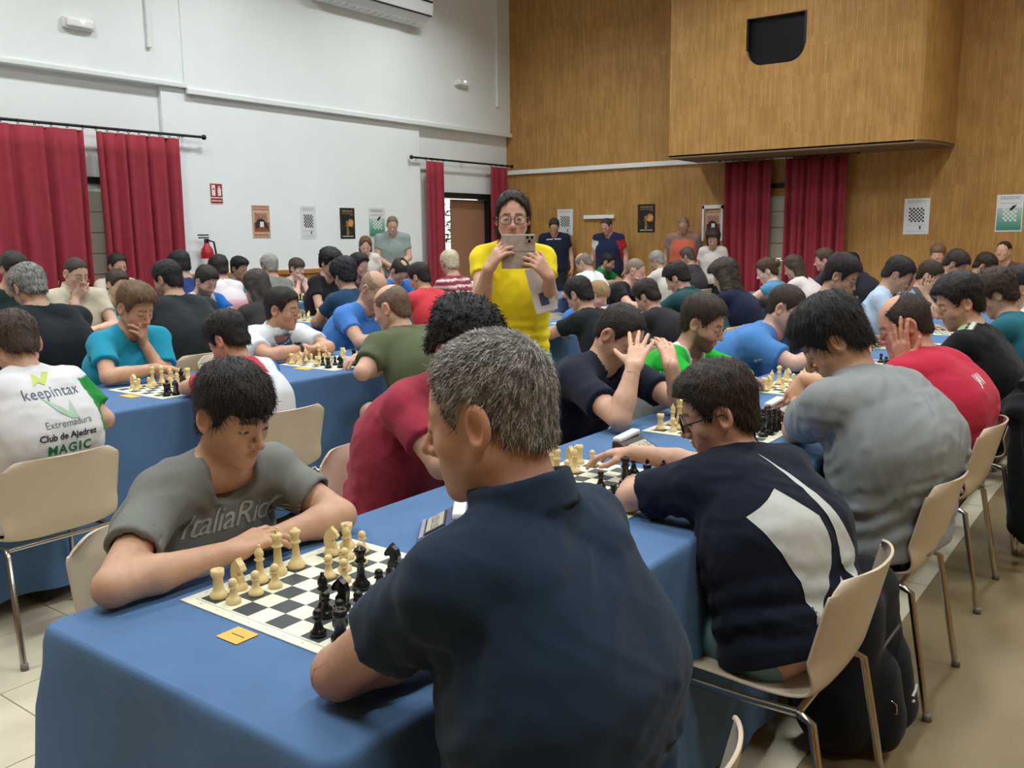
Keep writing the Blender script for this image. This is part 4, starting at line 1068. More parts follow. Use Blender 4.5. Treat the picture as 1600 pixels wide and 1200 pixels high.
# ---------------------------------------------------------------- tables under blue cloths
cloth = mat('royal_blue_cloth', (84, 116, 156), .85, var=.07, scale=7, bump=.2, bscale=500, spec=.2)
ROWS = {'A': (-1.69, -.885, .765, 10.2, 'long blue tablecloth under the orange number one card'), 'B': (-4.35, -3.60, .60, 11.0, 'long blue tablecloth in front of the man in the white polo shirt'),
        'C': (-6.55, -5.78, 1.6, 11.6, 'long blue tablecloth two rows behind the front table'), 'D': (-8.75, -8.02, 3.6, 8.6, 'blue tablecloth along the white wall by the wainscot')}
steel = mat('chrome_tube', (178, 176, 170), .22, 1.0, var=.04)
tabtop = mat('laminate_top', (190, 170, 140), .5)
for rk, (x0, x1, y0, y1, lab) in ROWS.items():
    root = None; y = y0+.05; k = 0
    nt_ = int((y1-y0-.1)/1.88); y += ((y1-y0-.1)-nt_*1.88)/2
    for k in range(nt_):
        L = 1.86
        if root is None:
            root = empty('folding_table', ((x0+x1)/2, y+L/2, 0), 'folding table under the %s' % lab.replace('long ', '').replace('tablecloth', 'cloth'), 'table', 'folding tables under the %s' % lab.replace('long ', ''))
            wv = (x1-x0)/2-.03
            MB().box((-wv, -.92, TT-.035), (wv, .92, TT-.010)).build('table_top', tabtop, root, bevel=.004)
            for sx in (-1, 1):
                for sy in (-1, 1): MB().tube([(sx*(wv-.06), sy*.82, 0), (sx*(wv-.06), sy*.82, TT-.035)], .014, 8).build('leg', steel, root)
        else:
            c = copy_tree(root); c.location = ((x0+x1)/2, y+L/2, 0); 
        y += 1.88
    # cloth: flat top + skirt with folds
    rs = np.random.RandomState(ord(rk)); cr = .035; n = 0; P = []
    step = .035 if rk in 'AB' else .06
    def edge(a, b):
        a = np.array(a); b = np.array(b); k_ = max(int(np.linalg.norm(b-a)/step), 2); return [a+(b-a)*i/k_ for i in range(k_)]
    for (cx, cy, a0) in ((x0+cr, y0+cr, math.pi), (x1-cr, y0+cr, 1.5*math.pi), (x1-cr, y1-cr, 0), (x0+cr, y1-cr, .5*math.pi)):
        P.append([(cx+cr*math.cos(a0+t), cy+cr*math.sin(a0+t), math.cos(a0+t), math.sin(a0+t)) for t in np.linspace(0, math.pi/2, 7)])
    ring = []
    for i in range(4):
        ring += P[i]; a = P[i][-1]; b = P[(i+1) % 4][0]
        ring += [(q[0], q[1], a[2], a[3]) for q in edge(a[:2], b[:2])[1:]]
    ring = np.array(ring); nR = len(ring); s_ = np.concatenate([[0], np.cumsum(np.hypot(*np.diff(ring[:, :2], axis=0).T))])
    V = []; lev = [(0, 0.0), (.006, .002), (.014, .0035), (.03, .0045), (.08, 0), (.16, 0), (.28, 0), (.42, 0), (.56, 0), (.68, 0)]
    corner = np.array([min(min(math.hypot(q[0]-cx, q[1]-cy) for cx in (x0, x1) for cy in (y0, y1)), 1) for q in ring])
    for dz, o in lev:
        t = min(dz/.68, 1); fold = (np.sin(s_*11+1.3*np.sin(s_*3.1))*.5+.5*np.sin(s_*23+rs.uniform(0, 6)))*.030*t**.8 + np.exp(-(corner/.10)**2)*.09*t
        out = o + .02*t + fold+.012*t
        if dz == 0: V.append(np.stack([ring[:, 0]-ring[:, 2]*.006, ring[:, 1]-ring[:, 3]*.006, np.full(nR, TT)], 1))
        else: V.append(np.stack([ring[:, 0]+ring[:, 2]*out, ring[:, 1]+ring[:, 3]*out, np.full(nR, TT-dz*.98+.0)], 1))
    V = np.concatenate(V); F = [tuple(q[::-1]) for q in grid_faces(len(lev), nR, True)]
    org = np.array([(x0+x1)/2, (y0+y1)/2, 0])
    me = bpy.data.meshes.new('tablecloth'); me.from_pydata([tuple(v) for v in V-org], [], F+[tuple(range(nR))]); me.polygons.foreach_set('use_smooth', [True]*len(F)+[False]); me.update()
    tag(link('tablecloth', me, cloth, None, org), lab, 'tablecloth')
# ---------------------------------------------------------------- chairs
shell = mat('beige_plastic', (200, 184, 160), .38, var=.03, scale=4, bump=.03, bscale=300, spec=.45)
def make_chair():
    root = empty('stacking_chair', (0, 0, 0), '', 'chair')
    pr = np.array([(.205, .398), (.195, .415), (.15, .424), (.06, .420), (-.04, .412), (-.12, .414), (-.165, .432), (-.192, .475), (-.208, .53), (-.222, .59), (-.236, .65), (-.247, .695), (-.253, .715), (-.257, .725)])
    t = np.linspace(0, len(pr)-1, 40); py = np.interp(t, np.arange(len(pr)), pr[:, 0]); pz = np.interp(t, np.arange(len(pr)), pr[:, 1])
    for _ in range(3): py[1:-1] = .25*py[:-2]+.5*py[1:-1]+.25*py[2:]; pz[1:-1] = .25*pz[:-2]+.5*pz[1:-1]+.25*pz[2:]
    nv = 21; V = []
    for i in range(40):
        back = np.clip((pz[i]-.425)/.1, 0, 1); u = i/39
        hw = .208 + .012*back
        if pz[i] > .66: hw -= .05*((pz[i]-.66)/.065)**3
        if i < 4: hw -= .03*((4-i)/4)**2
        for j in range(nv):
            v = -1+2*j/(nv-1)
            V.append((hw*v*(1-.03*abs(v)**3), py[i]+back*.055*abs(v)**2.4, pz[i]+(1-back)*(.022*abs(v)**4)-back*.0*abs(v)-(.010*abs(v)**6 if pz[i] > .70 else 0)))
    o = link('shell', fast_mesh('shell', V, np.array(grid_faces(40, nv))), shell, root)
    md = o.modifiers.new('thick', 'SOLIDIFY'); md.thickness = .007; md.offset = 0
    b = o.modifiers.new('rim', 'BEVEL'); b.width = .003; b.segments = 2; b.limit_method = 'ANGLE'
    for sx in (-1, 1):
        MB().tube([(sx*.19, .165, .398), (sx*.20, .195, .385), (sx*.215, .225, 0)], .0105, 8).build('leg', steel, root)
        MB().tube([(sx*.19, -.13, .398), (sx*.20, -.165, .385), (sx*.215, -.235, 0)], .0105, 8).build('leg', steel, root)
        MB().tube([(sx*.19, .165, .398), (sx*.185, .0, .392), (sx*.19, -.13, .398)], .0105, 8).build('side_rail', steel, root)
        for y in (.225, -.235): MB().lathe([(0, 0), (.014, 0), (.014, .02), (.011, .025), (0, .025)], 8, (sx*.215, y*(1), 0)).build('foot_cap', mat('foot_grey', (120, 118, 112), .6), root)
    MB().tube([(-.19, -.13, .398), (.19, -.13, .398)], .009, 8).build('cross_rail', steel, root)
    return root
CHAIR = make_chair(); CHAIR_USED = [False]
def chair_at(x, y, ang, label, group=None):
    c = CHAIR if not CHAIR_USED[0] else copy_tree(CHAIR)
    CHAIR_USED[0] = True; c.location = (x, y, 0); c.rotation_euler = (0, 0, ang-math.pi/2); c['label'] = label; c['category'] = 'chair'
    if group: c['group'] = group
    elif 'group' in c: del c['group']
    return c
# ---------------------------------------------------------------- chess sets
cream = mat('cream_plastic', (232, 208, 150), .38, var=.03); ebony = mat('black_plastic', (20, 20, 22), .25, spec=.5, var=.03)
PROF = {
 'pawn': [(0,0),(.0150,0),(.0155,.003),(.0150,.009),(.0110,.012),(.0085,.018),(.0062,.028),(.0060,.031),(.0098,.033),(.0098,.035),(.0062,.036),(.0088,.040),(.0092,.044),(.0070,.049),(.003,.0515),(0,.052)],
 'rook': [(0,0),(.0175,0),(.018,.004),(.0175,.010),(.0130,.014),(.0108,.020),(.0100,.042),(.0125,.046),(.0135,.049),(.0135,.060),(.0095,.060),(.0095,.055),(0,.055)],
 'bishop': [(0,0),(.0175,0),(.018,.004),(.0175,.010),(.0120,.014),(.0085,.024),(.0066,.046),(.0110,.049),(.0110,.051),(.0070,.053),(.0100,.060),(.0092,.067),(.0050,.074),(.0030,.076),(.0042,.079),(.003,.082),(0,.083)],
 'queen': [(0,0),(.0185,0),(.019,.004),(.0185,.011),(.0135,.016),(.0090,.028),(.0072,.055),(.0120,.058),(.0120,.061),(.0080,.063),(.0090,.072),(.0135,.083),(.0115,.086),(.006,.089),(.004,.092),(0,.093)],
 'king': [(0,0),(.0185,0),(.019,.004),(.0185,.011),(.0135,.016),(.0095,.028),(.0078,.060),(.0125,.063),(.0125,.066),(.0085,.068),(.0095,.076),(.0130,.088),(.0095,.092),(.003,.094),(0,.094)],
}
PIECE = {}
for kind in list(PROF)+['knight']:
    for cn, cm in (('white', cream), ('black', ebony)):
        m = MB()
        if kind == 'knight':
            m.lathe([(0,0),(.0175,0),(.018,.004),(.0175,.010),(.0130,.014),(.0118,.017),(0,.018)], 16)
            pl = [(-.012,.016),(.012,.016),(.010,.028),(.004,.036),(.006,.042),(.016,.040),(.019,.045),(.014,.055),(.006,.063),(.003,.068),(-.001,.063),(-.010,.056),(-.015,.042),(-.014,.028)]
            m.prism(pl, -.0075, .0075, lambda u, v, d: (u, d, v))
        else:
            m.lathe(PROF[kind], 16 if kind != 'pawn' else 14)
            if kind == 'king': m.box((-.002, -.006, .093), (.002, .006, .097)).box((-.002, -.002, .092), (.002, .002, .106)).box((-.002, -.007, .098), (.002, .007, .102))
        PIECE[kind, cn] = m.mesh('%s_%s' % (cn, kind)); PIECE[kind, cn].materials.append(cm)
SQ = .0505
lightsq = mat('board_light', (232, 232, 208), .45, var=.02); darksq = mat('board_dark', (62, 70, 72), .5, var=.05)
def board_mesh():
    V = []; F = []; M = []
    def q(x0, y0, x1, y1, z, m): k = len(V); V.extend([(x0, y0, z), (x1, y0, z), (x1, y1, z), (x0, y1, z)]); F.append((k, k+1, k+2, k+3)); M.append(m)
    h = 4*SQ; e = h+.028; z = .0022
    for i in range(8):
        for j in range(8): q(-h+i*SQ, -h+j*SQ, -h+(i+1)*SQ, -h+(j+1)*SQ, z, (i+j+1) % 2)
    for a in ((-e, -e, e, -h), (-e, h, e, e), (-e, -h, -h, h), (h, -h, e, h)): q(*a, z, 0)
    g = h+.006
    for a in ((-g, -g, g, -g+.001), (-g, g-.001, g, g), (-g, -g, -g+.001, g), (g-.001, -g, g, g)): q(*a, z+.0002, 1)
    for i in range(8):   # faint square letters in the margin
        c = -h+(i+.5)*SQ
        for s_ in (-1, 1): q(c-.003, s_*(h+.016)-.002, c+.003, s_*(h+.016)+.002, z+.0002, 2); q(s_*(h+.016)-.002, c-.003, s_*(h+.016)+.002, c+.003, z+.0002, 2)
    k = len(V); V.extend([(-e, -e, 0), (e, -e, 0), (e, e, 0), (-e, e, 0), (-e, -e, z), (e, -e, z), (e, e, z), (-e, e, z)])
    for a in ((0, 1, 5, 4), (1, 2, 6, 5), (2, 3, 7, 6), (3, 0, 4, 7)): F.append(tuple(k+i for i in a)); M.append(0)
    me = bpy.data.meshes.new('chessboard'); me.from_pydata(V, [], F); me.polygons.foreach_set('material_index', M); me.update()
    for m_ in (lightsq, darksq, mat('board_grey', (188, 190, 176), .5)): me.materials.append(m_)
    return me
BOARD = board_mesh()
def board_at(x, y, label): return tag(link('chessboard', BOARD, None, None, (x, y, TT+.0005)), label, 'chessboard', None)
def piece(kind, cn, bx, by, r_, f_, where, lab=None, n=[0]):
    """r_ rank 1..8 (white side at -x), f_ file 1..8 from -y (h) upward"""
    n[0] += 1; rs = np.random.RandomState(n[0])
    o = link('%s' % kind, PIECE[kind, cn], None, None, (bx+(r_-4.5)*SQ+rs.normal()*.002, by+(f_-4.5)*SQ+rs.normal()*.002, TT+.0028))
    o.rotation_euler = (0, 0, rs.uniform(-.5, .5)+(0 if cn == 'white' else math.pi))
    col = 'cream' if cn == 'white' else 'black'
    if lab: return tag(o, lab, 'chess piece', 'pieces on the front chessboard')
    tag(o, '%s plastic chess %s on the %s' % (col, kind, where), 'chess piece', '%s %ss on the %s' % (col, kind, where))
def clock_make(x, y, label, col=(70, 84, 120), rz=0.0, digits='1:25'):
    root = empty('chess_clock', (x, y, TT), label, 'chess clock', rz=rz)
    side = [(-.055, 0), (.06, 0), (.06, .012), (-.030, .058), (-.055, .058)]
    MB().prism(side, -.075, .075, lambda u, v, d: (-d, -u, v)).build('body', mat('clock_body_%d' % col[0], col, .4, var=.02), root, bevel=.004)
    nx = unit((0, -.046, .09)); tv = unit((0, .09, .046))
    c = np.array([0, -.016, .0355])
    MB().obox(c+nx*.0012, [(1, 0, 0), tv, nx], (.058, .028, .001)).build('bezel', mat('clock_bezel', (52, 48, 44), .4), root)
    scr = MB().obox(c+nx*.0028, [(1, 0, 0), tv, nx], (.052, .023, .001)).build('screen', mat('clock_screen', (176, 172, 156), .35, var=.02), root)
    for sx in (-1, 1):
        me = text_polys(digits, .030); V, F = refine(me, .05)
        p = c+nx*.0042+np.array([sx*.026, 0, 0])-tv*.010
        link('digits', fast_mesh('digits', p+V[:, :1]*np.array([1., 0, 0])+V[:, 1:2]*tv, F, smooth=False), mat('lcd_ink', (70, 66, 58), .5), root)
    MB().obox((0, -.048, .020), [(1, 0, 0), tv, nx], (.070, .006, .002)).build('trim', mat('clock_trim', (150, 150, 166), .4), root)
    MB().obox((0, .042, .066), [(1, 0, .06), (0, 1, 0), (-.06, 0, 1)], (.066, .016, .008)).build('lever', mat('clock_lever', (236, 238, 236), .35), root, bevel=.005)
    return root
orange = mat('orange_card', (240, 178, 84), .7, var=.02)
def card(x, y, label, sx=.055, sy=.04, number=False, rz=0.0):
    root = empty('number_card', (x, y, TT+.0012), label, 'card', rz=rz)
    MB().box((-sx/2, -sy/2, 0), (sx/2, sy/2, .0008)).build('paper', orange, root)
    if number: MB().box((-.016, -.0012, .0009), (.020, .0010, .0012)).build('digit_one', mat('pen_ink', (60, 44, 30), .6), root)
# row A, board 1: the game in the photograph
BA = [(-1.338, 1.213), (-1.315, 2.19), (-1.33, 3.14), (-1.33, 4.17), (-1.33, 5.1), (-1.33, 6.1), (-1.33, 7.1)]
W1 = 'front chessboard beside the orange number one card'
board_at(*BA[0], 'black and white vinyl chessboard beside the orange number one card')
for k, r_, f_, lb in [('rook', 1, 1, 'cream rook on the board corner towards the orange card'), ('knight', 1, 2, 'cream knight between the corner rook and the bishop'), ('bishop', 1, 3, 'cream bishop between the cream knight and king'),
    ('king', 1, 4, 'cream king with a cross on top beside the boy\'s hands'), ('queen', 1, 5, 'cream queen with round crown beside the cream king'), ('rook', 1, 8, 'cream rook on the board corner at the boy\'s left elbow'),
    ('knight', 1, 7, 'cream knight near the boy\'s left elbow'), ('bishop', 2, 7, 'cream bishop in front of the knight near the boy\'s left elbow'), ('pawn', 2, 1, 'cream pawn in front of the corner rook towards the orange card'),
    ('pawn', 2, 2, 'cream pawn in front of the cream knight beside the corner rook'), ('pawn', 2, 3, 'cream pawn in front of the cream bishop and king'), ('pawn', 3, 6, 'cream pawn behind two other cream pawns in mid board'),
    ('pawn', 4, 5, 'cream pawn advanced furthest towards the black pieces'), ('pawn', 3, 5, 'cream pawn right behind the most advanced cream pawn'), ('pawn', 2, 8, 'cream pawn on the board edge towards the chess clock'), ('pawn', 3, 7, 'cream pawn in front of the bishop near the chess clock')]:
    piece(k, 'white', *BA[0], r_, f_, W1, lb)
for k, r_, f_, lb in [('pawn', 7, 1, 'black pawn on the board edge next to the man\'s elbow'), ('rook', 8, 1, 'black rook on the corner behind the man\'s elbow'), ('pawn', 7, 2, 'black pawn beside the black edge pawn at the man\'s elbow'), ('bishop', 5.6, 2.4, 'black bishop facing the advanced cream pawn'),
    ('pawn', 6, 2.2, 'black pawn right behind the foremost black bishop'), ('pawn', 7, 3, 'black pawn near the man\'s sleeve in front of the black bishop'), ('knight', 6, 3, 'black knight beside the foremost black bishop'), ('queen', 5, 5, 'black queen in mid board opposite the cream pawns'),
    ('pawn', 6, 5, 'black pawn right behind the black queen'), ('knight', 5, 7, 'black knight near the chess clock'), ('king', 8, 4, 'black king on the back rank under the man\'s arm'), ('bishop', 8, 3, 'black bishop on the back rank beside the black king'),
    ('pawn', 7, 6, 'black pawn under the man\'s arm beside the black rook'), ('pawn', 7, 7, 'black pawn under the man\'s sleeve near the clock'), ('rook', 8, 6, 'black rook on the back rank under the man\'s sleeve'), ('pawn', 7, 8, 'black pawn on the board edge under the man\'s sleeve')]:
    piece(k, 'black', *BA[0], r_, f_, W1, lb)
card(*(lambda q: (q[0], q[1]))(atz(371, 994, TT)), 'orange number card with a pen stroke one on the front table', .060, .050, True)
q = atz(692, 838, TT); clock_make(q[0], q[1], 'blue grey digital chess clock at the front board', rz=math.radians(-52))
def auto_set(bx, by, where, seed, drop=.22):
    rs = np.random.RandomState(seed); back = ['rook', 'knight', 'bishop', 'king', 'queen', 'bishop', 'knight', 'rook']
    used = set()
    for cn, r0, dr in (('white', 1, 1), ('black', 8, -1)):
        for i in range(8):
            if rs.uniform() > drop*.7:
                r_ = r0 if rs.uniform() > .3 else r0+dr*int(rs.choice([1, 2])); f_ = i+1
                if (r_, f_) not in used: used.add((r_, f_)); piece(back[i], cn, bx, by, r_, f_, where)
            if rs.uniform() > drop:
                r_ = r0+dr*int(rs.choice([1, 1, 1, 2, 3])); f_ = i+1
                if (r_, f_) not in used: used.add((r_, f_)); piece('pawn', cn, bx, by, r_, f_, where)
SETS = [(BA[1], 'chessboard where the boy in glasses reaches over'), (BA[2], 'chessboard in front of the man holding his head'), (BA[3], 'chessboard in front of the bearded man in green'),
        (BA[4], 'chessboard in front of the woman in the blue t-shirt'), ((-3.92, 2.53), 'chessboard in front of the boy in turquoise'), ((-3.92, 3.57), 'chessboard in front of the man in white polo'),
        ((-3.92, 4.5), 'chessboard in front of the bald man in blue'), ((-6.1, 5.45), 'chessboard beside the person in the navy t-shirt'), ((-6.1, 6.7), 'chessboard in front of the youth in red'), ((-8.35, 7.1), 'chessboard on the table along the white wall'), ((-6.1, 3.0), 'chessboard in front of the man in the beige polo')]
for i, ((x, y), wh) in enumerate(SETS):
    board_at(x, y, 'black and white '+wh); auto_set(x, y, wh, i+3)
    if i in (1, 3, 4, 5): card(x+.02, y-.265, 'blank orange card beside the '+wh, .11 if i > 3 else .06, .05)
for (x, y), who in (((-1.33, 6.1), 'man with black hair and glasses'), ((-1.33, 7.1), 'man in the pale blue shirt'), ((-3.95, 5.4), 'boy in the black t-shirt'), ((-3.95, 6.4), 'dark haired person in the middle row'), ((-3.95, 7.3), 'blond boy'), ((-6.1, 4.1), 'man in the blue and white jersey'), ((-6.1, 7.6), 'person in the striped shirt'), ((-3.92, 1.5), 'child in the white and green shirt')):
    board_at(x, y, 'chessboard on blue cloth by the '+who)
q = atz(972, 716, TT); clock_make(q[0]+.03, q[1]+.05, 'dark chess clock being pressed by the boy in glasses', (60, 40, 40), math.radians(90))
q = atz(1225, 655, TT); clock_make(q[0], q[1], 'dark red chess clock beside the man in the grey t-shirt', (92, 44, 40), math.radians(90))
for i, (x, y) in enumerate([(-3.95, 3.05), (-3.95, 4.05)]): clock_make(x, y, ['grey chess clock behind the turquoise boy\'s board', 'grey chess clock behind the white polo man\'s board'][i], (90, 94, 104), math.radians(90))
# ---------------------------------------------------------------- who sits where
BLK = (30, 27, 26); DBR = (52, 40, 32); BRN = (84, 64, 46); GRY = (112, 110, 106); LGR = (150, 148, 142); BLO = (156, 128, 88)
tocam = lambda p: unit(np.array([0, 0, CAM_H])-np.asarray(p))
short = dict(line='short', t=.010, top=.010, noise=.0025, freq=110)
thick = dict(line='short', t=.014, top=.018, noise=.004, freq=80)
buzz = dict(line='fade', t=.003, top=.002, noise=.001)
curly = dict(line='short', t=.020, top=.022, noise=.004, curl=.016, freq=90)
mop = dict(line='fringe', t=.014, top=.014, noise=.003, freq=90)
baldring = dict(line='short', t=.005, top=.0, bald=.082, bald_c=(0, .015, .118), noise=.001)
thin = dict(line='recede', t=.006, top=.004, noise=.0015)
longh = dict(line='long', t=.012, top=.010, drape=.10, noise=.004, freq=60)
def panel(cols):
    """cols: list of (test(lat, along, front) , colour) painted on the shirt in body coordinates"""
    def fn(V, c, B):
        d = V-B['N']; lat = d@B['r']; al = (V-B['P0'])@B['spd']/np.linalg.norm(B['N']-B['P0']); fr = d@B['f']
        for test, col in cols: c[test(lat, al, fr)] = lin(col)
        return c
    return fn
def stripes(c1, c2, n):
    def fn(V, c, B):
        al = (V-B['P0'])@B['spd']; c[:] = lin(c1); c[np.sin(al*n) > .55] = lin(c2); return c
    return fn
# --- front table, left side: boy in grey
E_R, W_R = atz(176, 918, TT+.045), atz(362, 862, TT+.05)
E_L, W_L = atz(532, 806, TT+.045), atz(432, 838, TT+.04)
B1 = person('boy with black fringe in grey t-shirt leaning over the front chessboard', (366, 650), -1.73, 'L', s=.93, hs=.93, yaw=2, pitch=20, roll=0, hair=dict(line='fringe', t=.010, top=.016, noise=.0035, freq=75, len=.030, mess=.45, lift=.22, seed=4),
    hcol=(34, 29, 27), skin=(196, 146, 112), shirt=(120, 124, 118), arms={'R': dict(E=E_R, W=W_R, fd=atz(440, 822, TT+.07)-W_R, bn=(0.2, -.5, .8), curl=.35), 'L': dict(E=E_L, W=W_L, fd=atz(395, 848, TT+.03)-W_L, curl=.35)},
    lod=0, strands=2600, hunch=.03, sl=.62, seed=2, eyes=.35, brow=(40, 30, 26), loose=.014, wr=.0046, jaw=.9, full=.97, width=1.0, scoop=.035, neck=.066)
me = text_polys('ItaliaRide', .082, .40, .0, .92)
cN = B1['N']; oc = B1['Ch']+B1['f']*.35+UP*.030-B1['r']*.0
stamp(B1, me, oc, -B1['r'], UP, -B1['f'], (172, 176, 170), 'chest_lettering')
# --- front table, right side: grey haired man in navy polo
E_L = atz(530, 1050, TT+.050); W_L = atz(735, 985, TT+.05)
B2 = person('grey haired man in dark navy polo shirt seated at the front chessboard', (764, 655), -.80, 'R', s=1.02, hs=.985, turn=-3, px0=-.68, yaw=19, pitch=12, roll=-2, hair=dict(line='grey', t=.004, top=.009, noise=.0015, freq=130, len=.016, mess=.30, lift=.30, crown=(0, -.085, .10), grey_side=.35, sw=.0006, seed=9),
    hcol=(84, 79, 74), hcol2=(166, 162, 154), skin=(190, 138, 108), shirt=(32, 48, 66), collar=True, neck=.066, arms={'L': dict(E=E_L, W=W_L, curl=.5), 'R': 'folded'}, lod=0, strands=8000, hunch=.05, sl=.52, seed=5, width=.90, chd=(.01, .06), pants=(46, 48, 54),
    brow=(96, 84, 72), nose=1.1, beard=((150, 122, 104), .35), loose=.016, wr=.0040, jaw=1.06, eyes=.45)
# --- front table, right side: boy in glasses
W_R = atz(985, 706, TT+.085)
B3 = person('boy with black rimmed glasses in navy t-shirt with white back print', (1122, 645), -.93, 'R', s=.86, hs=.95, turn=-25, px0=-.70, yaw=50, pitch=20, hair=dict(line='short', t=.010, top=.020, quiff=.006, noise=.003, freq=85, len=.020, mess=.3, lift=.2, seed=6), hcol=(48, 38, 31), skin=(200, 150, 120),
    shirt=(24, 30, 44), arms={'R': dict(W=W_R, pole=(0, .3, -.6), fd=(-1, -.1, -.15), curl=.35), 'L': 'table'}, lod=0, strands=3200, hunch=.05, sl=.7, seed=8, pants=(110, 148, 152), shorts=True, glasses=((22, 24, 30), .0022, .025, .019), brow=(48, 38, 31), loose=.020, wr=.0045, jaw=.88, nose=.85, width=1.08)
# white shards printed on the back
rt, upv = -B3['r'], B3['spd']
def shard(P): return [((u-.5)*.29, (.5-v)*.34) for u, v in P]
polys = [shard([(.02, .22), (.33, .05), (.60, .24), (.66, .45), (.64, .62), (.55, .85), (.44, 1.0), (.30, .66)]), shard([(.52, -.12), (.78, .20), (.98, .55), (1.0, .72), (.98, .82), (.76, .60), (.74, .36), (.62, .10)]), shard([(.76, .70), (.88, .96), (.66, 1.02), (.70, .86)])]
stamp(B3, poly_me(polys), B3['Ch']-B3['f']*.35+UP*.0-B3['r']*.02, B3['r'], upv*.9+UP*.2, B3['f'], (196, 200, 194), 'back_print', maxlen=.02)
# --- row A left
B4 = person('person with thick curly black hair in crimson t-shirt', (722, 545), -1.84, 'L', s=1.03, yaw=-4, pitch=34, hair=dict(curly, len=.020, mess=1.0, lift=.6, sw=.0016, t=.024, top=.026), hcol=(26, 24, 24), skin=(186, 138, 110), shirt=(158, 54, 72), arms='folded', lod=1, strands=2600, seed=11, sl=.62, width=1.08, loose=.014)
hcH = atx(968, 524, -1.80); wr_ = atx(990, 573, -1.60); wl_ = atx(1048, 572, -1.52)
B5 = person('man in navy t-shirt holding his head with spread fingers', (968, 524), -1.80, 'L', s=1.02, yaw=-2, pitch=42, hair=dict(short, line='recede', t=.006, top=.004), hcol=(38, 32, 30), skin=(206, 156, 124), shirt=(28, 34, 50), lod=1, seed=13, sl=.66, width=1.1, strands=900,
    arms={'R': dict(E=atz(968, 655, TT+.055), W=wr_, fd=atx(1012, 492, -1.66)-wr_, bn=tocam(wr_)+np.array([-.1, 0, .2]), curl=.06, spread=.17, thumb=1.0), 'L': dict(E=atz(1066, 632, TT+.05), W=wl_, fd=atx(1035, 515, -1.62)-wl_, bn=(.6, -.3, .3), curl=.25, spread=.12)}, loose=.014)
B6 = person('bearded man with thin glasses in white and green sports shirt', (1098, 506), -1.76, 'L', s=1.0, yaw=8, pitch=22, hair=dict(short, top=.016), hcol=DBR, skin=(200, 150, 122), beard=((58, 44, 36), .8), glasses=((150, 90, 84), .0012, .024, .016), shirt=(206, 210, 206), sleeve=(30, 176, 52), arms='folded', lod=1, seed=15, sl=.62,
    shirt_fn=panel([(lambda la, al, fr: (np.abs(la) > .085) & (al > .62), (30, 176, 52)), (lambda la, al, fr: (np.abs(la) < .07) & (al > .86) & (fr < .05), (236, 240, 236))]))
stamp(B6, text_polys('AVA', .035, 0, .001), B6['Sh']['R']+B6['r']*.25+B6['f']*.02-UP*.045, B6['f'], UP, -B6['r'], (226, 236, 226), 'sleeve_lettering')
stamp(B6, poly_me([[(-.02, -.025), (.02, -.025), (.024, .01), (0, .03), (-.024, .01)]]), B6['Ch']+B6['f']*.4+UP*.10-B6['r']*.06, -B6['r'], UP, -B6['f'], (110, 112, 108), 'chest_badge')
B7 = person('woman with glasses and tied back dark hair in blue t-shirt', (1228, 482), -1.72, 'L', s=1.02, yaw=6, pitch=26, hair=dict(line='short', t=.006, top=.006, bun=(0, -.115, -.02), noise=.0015), hcol=DBR, skin=(206, 158, 136), full=1.12, glasses=((60, 46, 44), .0013, .025, .017), shirt=(74, 126, 188), arms=['folded', 'folded'], lod=1, seed=17, sl=.72, width=1.24, belly=.25, loose=.014)
stamp(B7, poly_me([[(-.03, -.006), (.03, .010), (.032, .016), (-.03, .002)], [(-.03, -.014), (-.015, -.010), (-.018, .0), (-.03, -.004)]]), B7['Sh']['R']+B7['r']*.25+B7['f']*.05-UP*.085, B7['f'], UP, -B7['r'], (190, 214, 236), 'sleeve_logo')
# --- row A right
E_L = atz(1243, 672, TT+.05); W_L = atz(1250, 632, TT+.05); WR = atz(1258, 592, TT+.14)
B8 = person('man with straight black hair in grey t-shirt hunched over the board', (1302, 534), -.90, 'R', s=1.06, hs=1.05, turn=-10, px0=-.70, yaw=26, pitch=40, hair=dict(line='short', t=.020, top=.020, noise=.003, freq=70, low=.03, len=.030, mess=.25, lift=.2), hcol=(24, 23, 24), skin=(196, 146, 108), shirt=(138, 144, 144), arms={'L': dict(E=E_L, W=W_L, curl=.5), 'R': dict(W=WR, pole=(.2, .8, -.4), fd=(-.3, -.45, -.8), bn=tocam(WR)+UP*.3, curl=.35)}, lod=0, strands=2200, seed=19, sl=.66, width=1.16, hunch=.09, loose=.018, wr=.0046, pants=(40, 58, 88), eyes=.2)
B9 = person('balding man in crimson t-shirt resting his face on his hands', (1412, 508), -.90, 'R', s=1.02, hs=1.03, turn=-8, px0=-.72, yaw=30, pitch=26, hair=dict(line='recede', t=.006, top=.0, bald=.075, bald_c=(0, .05, .12), noise=.001), hcol=(54, 44, 38), skin=(204, 142, 112), shirt=(186, 44, 68), arms='cheek', lod=1, strands=1500, seed=21, sl=.66, width=1.1, hunch=.07, loose=.014)
stamp(B9, text_polys('JAV', .05, 0, .0015), B9['Ch']-B9['f']*.35+UP*.10-B9['r']*.02, B9['r'], UP, B9['f'], (226, 214, 214), 'back_lettering')
